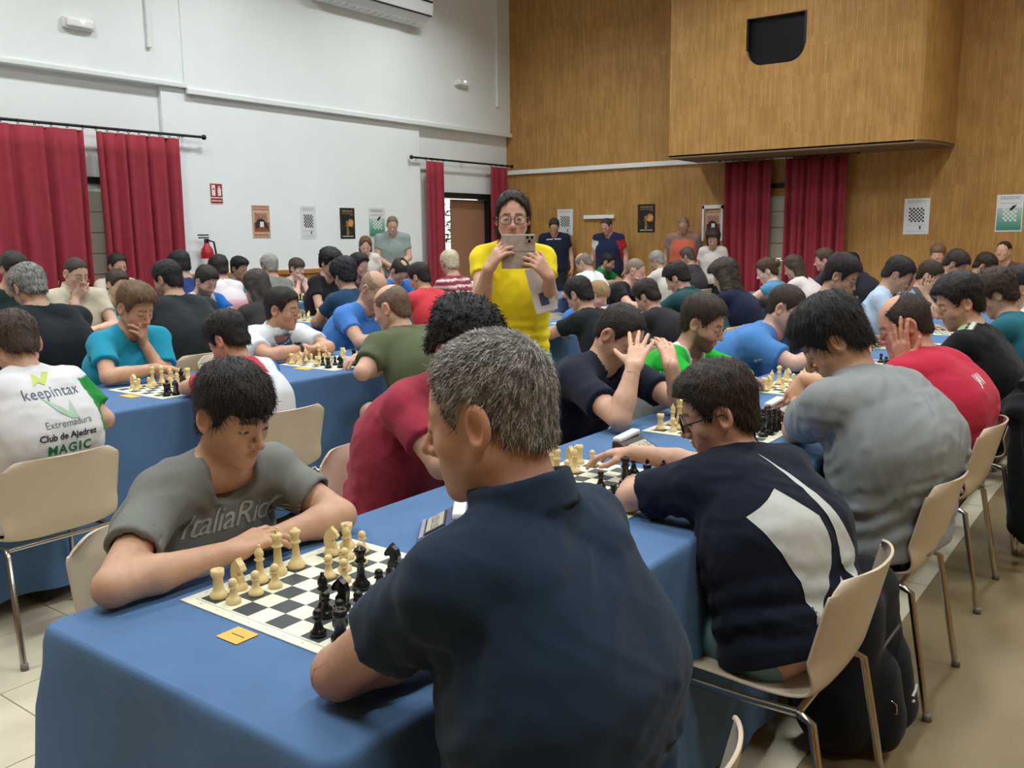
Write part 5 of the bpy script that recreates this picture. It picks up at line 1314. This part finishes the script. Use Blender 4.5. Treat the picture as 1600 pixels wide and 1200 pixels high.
B10 = person('dark haired man with gold glasses in black t-shirt with pale green shoulder stripes', (1498, 474), -.84, 'R', s=1.0, px0=-.70, yaw=26, pitch=22, hair=dict(thick, t=.016), hcol=BLK, skin=(204, 156, 126), beard=((120, 92, 76), .4), glasses=((168, 140, 90), .0013, .024, .018), shirt=(24, 25, 26), arms='folded', lod=1, strands=900, seed=23, width=1.12, sl=.7,
    shirt_fn=panel([(lambda la, al, fr: (la < -.02) & (la > -.16) & (al > .9) & (np.abs(fr-.03) < .016), (150, 190, 130)), (lambda la, al, fr: (la < -.02) & (la > -.16) & (al > .9) & (np.abs(fr+.015) < .010), (210, 220, 200))]))
P = lambda *a, **k: person(*a, **k)
P('person with bushy brown hair in teal shirt behind the black t-shirt man', (1556, 462), -.85, 'R', yaw=5, pitch=30, hair=curly, hcol=DBR, shirt=(36, 98, 112), seed=25, width=1.1)
P('black haired man in white shirt at the right end of the front table', (1592, 452), -.80, 'R', yaw=10, pitch=20, hair=thick, hcol=BLK, shirt=(214, 208, 206), seed=27, width=1.14, s=1.03)
P('man with black hair and glasses looking down behind the grey t-shirt man', (1314, 432), -1.74, 'L', yaw=6, pitch=28, hair=thick, hcol=BLK, shirt=(40, 46, 60), glasses=((40, 40, 44), .0013, .024, .016), seed=29, lod=1)
P('man in pale blue shirt leaning his forehead on his hand', (1402, 430), -1.74, 'L', yaw=10, pitch=35, hair=thick, hcol=BLK, shirt=(176, 196, 220), sl=1.2, arms=['table', 'brow'], seed=31)
P('brown haired man behind the man in pale blue with hand at his temple', (1452, 432), -1.74, 'L', yaw=0, pitch=30, hair=short, hcol=DBR, shirt=(70, 72, 80), arms=['cheek', 'table'], seed=33)
P('person with flat dark hair in the far corner of the front row', (1492, 414), -1.72, 'L', pitch=40, hair=thick, hcol=DBR, shirt=(60, 60, 66), seed=35)
P('person with brown hair at the far end of the front row', (1538, 416), -1.70, 'L', pitch=35, hair=thick, hcol=DBR, shirt=(50, 54, 60), seed=37)
# --- row B left
B11 = person('boy in turquoise sports shirt resting his chin on his hand', (212, 482), -4.36, 'L', s=.96, yaw=8, pitch=24, hair=dict(line='short', t=.010, top=.018, quiff=.010, noise=.003, freq=80), hcol=(104, 80, 56), skin=(200, 144, 110), shirt=(38, 148, 178), arms={'R': 'folded', 'L': 'chin'}, lod=1, strands=900, seed=41, sl=.62, loose=.016, wr=.0045)
stamp(B11, poly_me([[(.030*math.cos(a), .036*math.sin(a)) for a in np.linspace(0, 2*math.pi, 18, endpoint=False)]]), B11['Sh']['R']+B11['r']*.22+B11['f']*.05-UP*.075, B11['f'], UP, -B11['r'], (40, 56, 66), 'sleeve_badge')
stamp(B11, poly_me([[(-.028, -.005), (.028, -.005), (.028, .005), (-.028, .005)]]), B11['Sh']['R']+B11['r']*.22+B11['f']*.05-UP*.077, B11['f'], UP, -B11['r'], (222, 228, 230), 'badge_stripe', lift=.004)
stamp(B11, poly_me([[(-.05, -.03), (-.01, .03), (.0, .0), (.02, .02), (.05, -.03)]]), B11['Ch']+B11['f']*.35+UP*.02, -B11['r'], UP, -B11['f'], (54, 128, 150), 'chest_logo')
B12 = person('man in white polo shirt with blue chest emblem looking aside', (442, 484), -4.38, 'L', s=1.03, yaw=24, pitch=8, hair=dict(short, top=.014), hcol=(36, 32, 32), skin=(196, 140, 106), glasses=((96, 84, 80), .0012, .024, .015), shirt=(220, 226, 230), collar=True, arms='folded', lod=1, strands=900, seed=43, sl=.66, width=1.18, belly=.2, loose=.016, full=1.06)
stamp(B12, poly_me([[(-.05, -.08), (-.055, .0), (-.02, .05), (.0, .065), (.03, .02), (.05, -.01), (.05, -.05), (.01, -.045), (-.02, -.06)]]), B12['Ch']+B12['f']*.4+UP*.09-B12['r']*.03, -B12['r'], UP, -B12['f'], (64, 120, 176), 'chest_emblem')
W = B12['arm']['R'][1]; E = B12['arm']['R'][0]; d_ = unit(W-E); c_ = W-d_*.035
wt = empty('wristwatch', c_, 'dark wristwatch on the wrist of the man in white polo', 'watch')
u_ = unit(np.cross(d_, UP)); v_ = np.cross(d_, u_)
MB().tube([.034*(math.cos(a)*u_+math.sin(a)*v_) for a in np.linspace(0, 2*math.pi, 17)], .006, 6, False).tube([.034*(math.cos(a)*u_+math.sin(a)*v_)+d_*.009 for a in np.linspace(0, 2*math.pi, 17)], .006, 6, False).build('strap', mat('watch_steel', (70, 72, 74), .35, .6), wt)
MB().obox(.038*np.array([0, 0, 1.])+.010*np.array([0, -1., 0]), [d_, u_, v_], (.017, .017, .006)).build('case', mat('watch_case', (40, 42, 44), .3, .5), wt, bevel=.004)
P('bald man in blue polo shirt behind the olive t-shirt man', (584, 452), -4.36, 'L', s=1.03, yaw=5, pitch=35, hair=dict(baldring, t=.002), hcol=(150, 124, 104), shirt=(70, 124, 196), arms='folded', seed=45, lod=1, width=1.12)
P('small blond boy in blue shirt looking down at his board', (934, 462), -4.30, 'L', s=.80, yaw=10, pitch=30, hair=dict(mop), hcol=BLO, skin=(216, 168, 140), shirt=(64, 120, 186), seed=47, lod=1)
P('bald smiling man in black shirt leaning on his hand', (993, 424), -4.30, 'L', s=1.05, yaw=15, pitch=18, hair=dict(buzz), hcol=(130, 116, 104), skin=(206, 150, 128), shirt=(28, 30, 32), arms=['table', 'chin'], seed=49, lod=1, width=1.15)
# --- row B right
B13 = person('child in white and green club shirt writing at the second table', (24, 540), -3.40, 'R', s=.86, yaw=-4, pitch=32, hair=short, hcol=(66, 52, 42), skin=(206, 154, 124), shirt=(218, 220, 222), sleeve=(28, 132, 54), arms={'R': dict(E=atz(163, 655, TT+.05), W=atz(128, 612, TT+.06), fd=(-1, -.3, -.1), curl=.6), 'L': 'table'}, lod=1, strands=900, seed=51, sl=.72, width=1.08, hunch=.06, loose=.020, wr=.0048, pants=(26, 28, 34), shorts=True)
def back_txt(B, txt, size, dz, col, off=.0, space=1.0, dx=0.0):
    stamp(B, text_polys(txt, size, 0, off, space), B['P0']+B['spd']*dz-B['f']*.40+B['r']*dx, B['r'], B['spd'], B['f'], col, 'back_lettering')
back_txt(B13, 'keepintax', .050, .425, (96, 104, 124), 0, 1.05, .01); back_txt(B13, 'Extremadura', .034, .325, (120, 124, 124), 0, 1.0, .03); back_txt(B13, 'Club de Ajedrez', .032, .283, (44, 52, 58), .0008, 1.0, .02); back_txt(B13, 'MAGIC', .046, .232, (30, 118, 72), .0012, 1.2, .02)
stamp(B13, poly_me([[(-.045, -.02), (-.02, .02), (.0, .0), (.02, .022), (.045, .018), (.02, -.005), (.0, -.02), (-.02, -.008)]]), B13['P0']+B13['spd']*.485-B13['f']*.4+B13['r']*.0, B13['r'], B13['spd'], B13['f'], (190, 206, 110), 'green_logo')
stamp(B13, poly_me([[(-.06, .05), (-.02, .0), (.02, -.03), (.05, -.035), (.04, .03), (.02, -.01), (.0, .01)]]), B13['P0']+B13['spd']*.380-B13['f']*.4+B13['r']*.02, B13['r'], B13['spd'], B13['f'], (170, 200, 178), 'sail_logo')
B14 = person('black haired child in white red and blue shirt at the second table', (356, 532), -3.50, 'R', s=.84, yaw=16, pitch=32, hair=thick, hcol=BLK, skin=(200, 148, 118), shirt=(216, 220, 226), sleeve={'R': (56, 110, 170), 'L': (196, 70, 84)}, arms={'L': dict(E=atz(292, 606, TT+.045), W=atz(335, 585, TT+.05), curl=.4), 'R': 'table'}, lod=1, strands=700, seed=53, sl=.62,
    shirt_fn=panel([(lambda la, al, fr: (al > .80) & (la < .05) & (fr < .05), (196, 70, 84)), (lambda la, al, fr: al < .30, (190, 60, 76)), (lambda la, al, fr: la > .14, (56, 110, 170))]))
B15 = person('bald man in olive green t-shirt and grey green shorts', (612, 482), -3.42, 'R', s=1.04, hs=1.05, yaw=14, pitch=18, hair=dict(line='short', t=.002, top=0, bald=.085, bald_c=(0, .035, .115), noise=.0006), hcol=(112, 92, 78), skin=(206, 156, 128), shirt=(88, 96, 72), arms={'L': dict(E=atz(566, 582, TT+.05), W=atz(618, 566, TT+.05), curl=.4), 'R': 'folded'}, lod=1, seed=55, sl=.66, width=1.18, shorts=True, pants=(104, 122, 112), hunch=.05, loose=.016)
P('black haired person in black t-shirt seen from behind next to the yellow shirt woman', (905, 462), -3.36, 'R', s=.98, yaw=-5, pitch=30, hair=short, hcol=BLK, shirt=(28, 32, 36), seed=57, lod=1, width=1.05)
P('dark brown haired person seen from behind beside the blond boy', (1011, 465), -3.36, 'R', s=.92, yaw=0, pitch=35, hair=thick, hcol=(40, 32, 28), shirt=(40, 40, 44), seed=59)
P('black haired person in dark teal polo shirt with white sleeve bands', (1058, 436), -3.40, 'R', s=1.04, yaw=5, pitch=34, hair=thick, hcol=BLK, shirt=(34, 72, 76), seed=61, lod=1, width=1.15, collar=True,
  shirt_fn=lambda V, c, B: (c.__setitem__(np.logical_or.reduce([(np.abs((V-B['Sh'][k])@unit(B['arm'][k][0]-B['Sh'][k])-.140) < .011) & (((V-B['N'])@B['r'])*(1 if k == 'R' else -1) > .14) for k in 'RL']), lin((200, 206, 200))), c)[1])
P('woman with very bushy long dark hair in navy top', (1132, 434), -3.30, 'R', s=1.0, yaw=0, pitch=22, hair=dict(line='long', t=.034, top=.026, drape=.12, wide=.045, noise=.006, curl=.014, freq=70), hcol=(58, 48, 42), shirt=(28, 34, 58), seed=63, lod=1, strands=1800)
BG = P('girl with brown hair held by a white flower clip', (1198, 424), -3.36, 'R', s=.95, yaw=20, pitch=25, hair=dict(line='short', t=.012, top=.010, bun=(0, -.12, .03), noise=.003), hcol=(74, 52, 40), skin=(222, 176, 150), shirt=(84, 140, 180), sl=.2, seed=65)
P('long brown haired person in white top near the red curtain', (1240, 418), -3.36, 'R', s=1.0, yaw=0, pitch=25, hair=dict(longh, drape=.14), hcol=(70, 56, 46), shirt=(216, 208, 204), seed=67)
P('brown haired boy with flushed face in front of the red curtain', (1287, 407), -3.40, 'R', s=1.0, yaw=20, pitch=12, hair=thick, hcol=(84, 66, 52), skin=(214, 150, 130), shirt=(60, 60, 70), seed=69)
P('dark haired person just in front of the wood wall by the curtain', (1330, 412), -3.30, 'R', s=1.0, pitch=25, hair=short, hcol=BLK, shirt=(50, 50, 60), seed=70)
# --- row C
P('man with grey wavy hair in black jumper seen from behind', (46, 452), -5.46, 'R', s=1.08, hs=1.08, yaw=4, pitch=32, hair=dict(short, t=.014, top=.012, noise=.004), hcol=(94, 94, 92), hcol2=(150, 150, 146), shirt=(26, 32, 38), sl=1.2, seed=71, lod=1, width=1.25, strands=900)
P('man in dark green black t-shirt with black hair seen from behind', (262, 438), -5.48, 'R', s=1.08, yaw=14, pitch=20, hair=short, hcol=(32, 32, 36), shirt=(40, 46, 48), seed=73, lod=1, width=1.2, beard=((80, 62, 52), .6))
P('person with long dark hair in dark top seen from behind', (402, 450), -5.46, 'R', s=.95, yaw=-5, pitch=25, hair=dict(longh, drape=.16), hcol=(62, 56, 50), shirt=(56, 54, 54), seed=75, lod=1)
P('dark bushy haired person in navy t-shirt seen from behind', (538, 432), -5.50, 'R', s=1.0, yaw=-10, pitch=20, hair=dict(curly), hcol=(30, 30, 36), shirt=(38, 66, 96), seed=77, lod=1)
P('dark haired youth in red t-shirt reaching over his board', (655, 434), -5.40, 'R', s=.98, yaw=8, pitch=24, hair=short, hcol=(34, 30, 32), shirt=(198, 62, 68), seed=79, lod=1, arms=['table', 'reach'], width=1.08)
P('white haired person in maroon and white striped shirt', (703, 413), -5.62, 'R', s=1.0, yaw=-25, pitch=20, hair=dict(short, t=.012), hcol=(196, 184, 160), shirt=(140, 52, 66), shirt_fn=stripes((140, 52, 66), (220, 206, 206), 105.), seed=81, lod=1)
P('person in pale blue shirt half hidden behind the yellow shirt woman', (748, 420), -5.85, 'R', s=1.0, pitch=28, hair=short, hcol=GRY, shirt=(196, 206, 220), seed=83)
P('grey balding man in white t-shirt leaning over the third row table', (912, 412), -5.55, 'R', s=1.0, yaw=10, pitch=35, hair=baldring, hcol=(120, 114, 106), shirt=(232, 236, 238), seed=85, width=1.15)
P('grey haired person in pale shirt near the wood wall', (1026, 408), -5.5, 'R', s=1.0, yaw=0, pitch=25, hair=short, hcol=LGR, shirt=(206, 204, 194), seed=87)
P('dark grey haired person in front of the man in orange and grey', (1074, 402), -5.5, 'R', s=1.0, pitch=25, hair=short, hcol=(84, 78, 72), shirt=(70, 70, 74), seed=89)
P('man in beige polo shirt covering his mouth with his hand', (119, 428), -6.86, 'L', s=1.03, yaw=4, pitch=22, hair=buzz, hcol=(62, 54, 50), skin=(206, 158, 132), shirt=(196, 188, 166), collar=True, arms=['chin', 'folded'], seed=91, lod=1, width=1.12)
P('dark haired man at the left edge in front of the red curtain', (22, 422), -6.80, 'L', s=1.0, yaw=5, pitch=20, hair=short, hcol=(48, 44, 42), shirt=(40, 60, 60), seed=93)
P('bearded man in blue and white sports jersey', (322, 440), -6.66, 'L', s=1.0, yaw=8, pitch=32, hair=dict(short, top=.014), hcol=(40, 36, 34), skin=(200, 152, 126), beard=((60, 48, 42), .75), shirt=(206, 208, 212), sleeve=(36, 104, 180), seed=95, lod=1,
  shirt_fn=panel([(lambda la, al, fr: (np.abs(la) > .10) & (al > .7), (36, 104, 180))]))
P('black haired person with face turned right behind the navy t-shirt', (562, 416), -7.1, 'L', s=.95, yaw=10, pitch=10, hair=thick, hcol=BLK, shirt=(60, 60, 64), seed=97)
P('black haired person in dark clothes by the wainscot', (516, 412), -6.7, 'L', s=.98, yaw=0, pitch=20, hair=curly, hcol=BLK, shirt=(32, 32, 36), seed=99)
P('man with bald crown in bright blue shirt leaning low over his board', (624, 424), -6.45, 'L', s=1.05, yaw=-5, pitch=48, hair=dict(short, bald=.05, bald_c=(0, -.02, .14)), hcol=(44, 38, 36), shirt=(58, 118, 196), seed=101, lod=1, width=1.15)
P('bearded man in bright green polo shirt in the third row', (950, 410), -6.6, 'L', s=1.0, yaw=12, pitch=25, hair=short, hcol=BLK, beard=((70, 54, 46), .6), shirt=(28, 130, 66), collar=True, seed=103)
# --- row D by the white wall
P('teenager in mint t-shirt with dark short hair', (184, 445), -7.45, 'L', s=.98, yaw=6, pitch=16, hair=short, hcol=(64, 54, 46), skin=(206, 156, 128), shirt=(140, 208, 202), seed=105, lod=1, arms='lap')
P('dark haired person behind the mint t-shirt teenager', (184, 416), -8.9, 'L', offL=.1, s=1.0, pitch=10, hair=short, hcol=(48, 44, 42), shirt=(200, 196, 180), seed=107)
P('person with wavy black hair in blue in front of the red curtain', (281, 416), -7.6, 'R', s=1.0, yaw=10, pitch=20, hair=thick, hcol=(36, 32, 32), shirt=(44, 60, 110), seed=109)
P('dark haired person in white and pink t-shirt seen from behind', (342, 421), -7.75, 'R', s=.98, yaw=-5, pitch=20, hair=thick, hcol=(44, 38, 36), shirt=(222, 216, 220), seed=111, lod=1, shirt_fn=panel([(lambda la, al, fr: (al < .66) & (al > .38), (226, 176, 186))]))
P('teenager with flat black hair in teal shirt by the extinguisher', (374, 420), -8.95, 'L', offL=.08, s=.98, yaw=10, pitch=15, hair=dict(thick, quiff=.01), hcol=(28, 28, 30), skin=(176, 128, 100), shirt=(66, 140, 136), seed=113, lod=1)
P('person with silver grey hair seen from behind near the white wall', (421, 417), -7.75, 'R', s=1.03, yaw=-10, pitch=15, hair=dict(short, t=.012), hcol=(150, 150, 146), shirt=(120, 120, 116), seed=115)
P('small brown haired child with hands at the face by the wainscot', (464, 420), -8.95, 'L', offL=.08, s=.86, yaw=10, pitch=12, hair=mop, hcol=(82, 66, 54), skin=(222, 170, 150), shirt=(216, 190, 186), arms='chin', seed=117)
# --- standing
def stand(label, px, py, X=None, Y=None, turn=0, height=None, **k):
    p = atx(px, py, X) if X is not None else aty(px, py, Y)
    top = p[2]+.12; s = k.pop('s', None) or top/1.76
    return person(label, (px, py), X, 'F', Y=Y, stand=True, s=s, hs=.98, turn=turn, **k)
hcW = atx(801, 340, -2.60); fW = unit(np.array([0.59, -.80, 0]))
ph = hcW + fW*.30 - UP*.0
def atd(px, py, ref):   # same distance along the view axis as ref
    dd = RC_[2]@(np.asarray(ref)-CPOS); return CPOS+ray(px, py)*dd
PHC = atd(810, 392, hcW+fW*.28)
rW = np.cross(fW, UP)      # her right (image left)
WRr = atd(763, 420, hcW+fW*.26); WLl = atd(858, 432, hcW+fW*.25)
BW = person('woman in yellow blouse and green skirt taking a photo with her phone', (801, 341), -2.60, 'F', stand=True, s=.965, hs=.985, turn=36.5, yaw=0, pitch=6, hair=dict(line='long', t=.008, top=.008, drape=.02, noise=.002, wide=-.004), hcol=(48, 38, 34), skin=(206, 152, 126), shirt=(232, 211, 40), glasses=((64, 56, 56), .0016, .026, .020), skirt=(32, 104, 76), sl=.42, lod=0, hmin=.0046, scoop=.03, strands=2200, seed=121, loose=.010, wr=.004, neck=.075, width=.93, brow=(48, 38, 34), eyes=.5,
    arms={'R': dict(E=atd(752, 470, hcW+fW*.05), W=WRr, fd=atd(785, 384, hcW+fW*.30)-WRr, bn=fW*.6+rW*.7+UP*.2, curl=.55, thumb=.6), 'L': dict(E=atd(858, 474, hcW+fW*.05), W=WLl, fd=atd(834, 402, hcW+fW*.30)-WLl, bn=fW*.7-rW*.6+UP*.1, curl=.6, thumb=.6)})
stand('man in grey green short sleeved shirt standing at the white wall', 613, 352, X=-9.0, turn=48, hair=thin, hcol=(120, 104, 88), skin=(206, 154, 130), shirt=(142, 156, 152), collar=True, arms='clasp', lod=1, seed=123, width=1.1, pants=(70, 72, 78))
stand('woman with long brown hair and fringe standing at the white wall', 571, 384, X=-9.0, turn=48, hair=dict(line='fringe', t=.010, top=.008, drape=.12, noise=.003), hcol=(110, 78, 58), skin=(220, 172, 148), shirt=(222, 214, 206), arms='side', lod=1, seed=125)
BN = stand('man in navy t-shirt with white chest lettering standing by the wood wall', 866, 354, Y=12.2, turn=30, hair=short, hcol=(56, 46, 42), skin=(196, 146, 118), shirt=(32, 40, 60), glasses=((60, 50, 48), .0014, .024, .016), arms='side', lod=1, seed=127, width=1.15)
BM2 = stand('man in navy shirt with one white and one red sleeve', 948, 354, Y=12.2, turn=14, yaw=-20, hair=thin, hcol=(64, 52, 46), skin=(196, 140, 118), shirt=(38, 46, 74), sleeve={'R': (214, 212, 210), 'L': (184, 44, 50)}, arms='side', lod=1, seed=129, width=1.15)
stand('man in orange and grey polo shirt standing beside the framed poster', 1068, 352, Y=12.2, turn=22, hair=buzz, hcol=(130, 110, 96), skin=(190, 132, 108), shirt=(204, 104, 76), sleeve=(128, 116, 112), glasses=((70, 56, 52), .0014, .024, .015), arms='side', lod=1, seed=131, width=1.12, shirt_fn=panel([(lambda la, al, fr: al > .82, (150, 116, 104))]))
stand('woman with dark curly hair in white top standing beside the red curtain', 1114, 374, Y=12.15, turn=20, hair=dict(curly, line='long', drape=.04), hcol=(58, 44, 40), skin=(206, 150, 128), shirt=(220, 212, 206), arms='side', lod=1, seed=133)
person('boy with light brown hair sitting against the wood wall', (1465, 399), None, 'F', Y=12.15, s=.92, turn=10, pitch=0, hair=mop, hcol=(124, 98, 72), skin=(206, 156, 128), shirt=(206, 200, 180), arms='lap', lod=1, seed=135)
person('man with short dark hair sitting against the wood wall at the right', (1568, 393), None, 'F', Y=12.15, s=1.0, turn=-2, pitch=-4, yaw=-15, hair=buzz, hcol=(50, 42, 38), skin=(206, 152, 124), shirt=(96, 76, 66), arms='lap', lod=1, seed=137)
stamp(BN, poly_me([[(-.13, -.012), (-.02, -.006), (-.02, .010), (-.12, .004)], [(0, -.006), (.11, -.006), (.11, .014), (0, .010)]]), BN['Ch']+BN['f']*.4+UP*.13, -BN['r'], UP, -BN['f'], (206, 208, 212), 'chest_lettering')
cl = BG['HL']((.01, -.145, .05)); m = MB()
for a in np.linspace(0, 2*math.pi, 7)[:-1]:
    for t in (0, 1): m.lathe([(0, -.008), (.014, -.004), (.016, 0), (.012, .006), (0, .008)], 8, cl+np.array([.022*math.cos(a), .01*t, .022*math.sin(a)])-BG['org'])
m.build('flower_clip', mat('clip_white', (226, 220, 206), .5), BG['root'])
print('PEOPLE', time.time()-T0)
# ---------------------------------------------------------------- chairs under everybody
for P0, ang, lab in SEATS:
    fx, fy = math.cos(ang), math.sin(ang)
    chair_at(P0[0]+fx*.035, P0[1]+fy*.035, ang, 'beige plastic chair of the '+' '.join(lab.split(' ')[:10]))
# ---------------------------------------------------------------- things people hold
ax = unit(np.cross(UP, fW)); # image right
case = mat('phone_case', (172, 158, 148), .6, var=.16, scale=38); 
phn = empty('smartphone', PHC, 'smartphone in an open stone patterned flip case held by the woman in yellow', 'phone')
nf = fW; rr_ = -rW
up_ = np.cross(nf, -rr_)*0+UP
MB().obox(UP*.035, [rr_, nf, UP], (.076, .005, .038)).build('case_back', case, phn, bevel=.003)
MB().obox(-UP*.042, [rr_, nf, UP], (.076, .003, .037)).build('case_flap', case, phn, bevel=.003)
MB().obox(UP*.035-nf*.006, [rr_, nf, UP], (.072, .003, .035)).build('phone_body', black, phn)
cb = MB().obox(UP*.052+rr_*.050+nf*.006, [rr_, nf, UP], (.021, .002, .018)).build('camera_bump', mat('camera_plate', (150, 146, 128), .4), phn, bevel=.002)
for dx, dz in ((-.009, .008), (.011, .008), (-.001, -.009)):
    MB().obox(UP*(.052+dz)+rr_*(.050+dx)+nf*.009, [rr_, nf, UP], (.0055, .002, .0055)).build('lens', mat('lens_black', (14, 14, 16), .1), cb, bevel=.003)
bk = atd(846, 452, hcW+fW*.16)
book = empty('booklet', bk, 'white booklet with blue panel tucked under the arm of the woman in yellow', 'booklet')
bu = unit(UP*.95+rr_*-.25); br = unit(np.cross(bu, nf))
MB().obox((0, 0, 0), [br, nf, bu], (.052, .006, .105)).build('pages', mat('booklet_white', (222, 222, 222), .6, var=.02), book)
MB().obox(nf*.0068-bu*.045, [br, nf, bu], (.020, .0008, .030)).build('blue_panel', mat('booklet_blue', (70, 92, 130), .6), book)
# wristband of the woman
# ---------------------------------------------------------------- white lettering on the standing man, clip in the girl's hair
# ---------------------------------------------------------------- rucksack behind the boy in glasses
q = atz(1335, 1100, 0.0)
RS = np.array([-.645, 2.56, 0.0])
S = Sdf()
S.rc(RS+np.array([-.03, -.10, .13]), RS+np.array([-.03, -.08, .42]), .125, .10, .06); S.rc(RS+np.array([-.03, .10, .13]), RS+np.array([-.03, .08, .42]), .125, .10, .06)
S.rc(RS+np.array([.06, -.07, .10]), RS+np.array([.05, -.06, .24]), .085, .07, .02); S.rc(RS+np.array([.06, .07, .10]), RS+np.array([.05, .06, .24]), .085, .07, .02)
S.post = lambda p, d: smax(d + wob(p, 501, 22.)*.005+wob(p, 502, 55.)*.002, -p[:, 2]+.004, .01)
lo, hi = S.bounds(); V, Q = net(S, lo, hi, .011)
bag = empty('rucksack', RS, 'black rucksack standing on the floor behind the chair of the boy in glasses', 'rucksack')
link('bag_body', fast_mesh('bag_body', V-RS, Q, np.tile(lin((26, 28, 30)), (len(V), 1))), FABRIC, bag)
webb = mat('black_webbing', (18, 18, 20), .8)
for sy in (-.09, .09): MB().tube([(-.12, sy, .46), (-.17, sy, .40), (-.19, sy, .26), (-.15, sy*1.3, .08)], .016, 6).build('strap', webb, bag)
MB().tube([(-.06, -.04, .52), (-.06, -.03, .56), (-.06, .03, .56), (-.06, .04, .52)], .010, 6).build('carry_handle', webb, bag)
MB().tube([(.055, -.15, .28), (.080, -.07, .34), (.080, .07, .34), (.055, .15, .28)], .005, 5).build('zip', mat('zip_grey', (70, 70, 72), .4), bag)
MB().tube([(.148, -.03, .185), (.152, -.02, .20), (.152, -.012, .215)], .004, 5).tube([(.150, -.03, .17), (.150, -.022, .168)], .004, 5).build('white_logo', mat('logo_white', (220, 222, 222), .5), bag)
MB().tube([(.10, -.11, .20), (.125, -.115, .19), (.128, -.115, .165), (.11, -.11, .155)], .003, 5).build('metal_ring', steel, bag)
# ---------------------------------------------------------------- black jacket over a chair back
JP = np.array([-.51, 4.50, 0]) if not [1 for q in SEATS if q[2].startswith('dark haired man with gold')] else np.array([[q[0][0]+.16, q[0][1]-.22, 0] for q in SEATS if q[2].startswith('dark haired man with gold')][0])
S = Sdf()
S.rc(JP+np.array([.02, -.19, .70]), JP+np.array([.02, .21, .70]), .055, .055, .03)
S.rc(JP+np.array([.07, -.17, .70]), JP+np.array([.09, -.19, .22]), .060, .075, .05); S.rc(JP+np.array([.07, .0, .70]), JP+np.array([.10, .0, .16]), .060, .085, .05); S.rc(JP+np.array([.07, .19, .70]), JP+np.array([.09, .20, .20]), .060, .075, .05)
S.rc(JP+np.array([.10, -.22, .66]), JP+np.array([.12, -.25, .18]), .045, .040, .02); S.rc(JP+np.array([.10, .24, .66]), JP+np.array([.12, .26, .24]), .045, .040, .02)
S.post = lambda p, d: d + .010*np.sin(p[:, 1]*55+3*np.sin(p[:, 2]*7))+wob(p, 511, 24.)*.005
lo, hi = S.bounds(); V, Q = net(S, lo, hi, .012)
jk = empty('jacket', JP, 'black jacket hanging over a chair back at the right', 'jacket')
link('cloth', fast_mesh('cloth', V-JP, Q, np.tile(lin((22, 24, 28)), (len(V), 1))), FABRIC, jk)
MB().tube([(.03, -.12, .80), (.05, 0, .825), (.03, .14, .80)], .022, 8).build('collar', mat('jacket_collar', (28, 30, 34), .9), jk)
print('DONE', time.time()-T0, 'tris', sum(sum(len(p.vertices)-2 for p in me.polygons) if len(me.polygons) < 2000 else len(me.polygons)*2 for me in bpy.data.meshes))
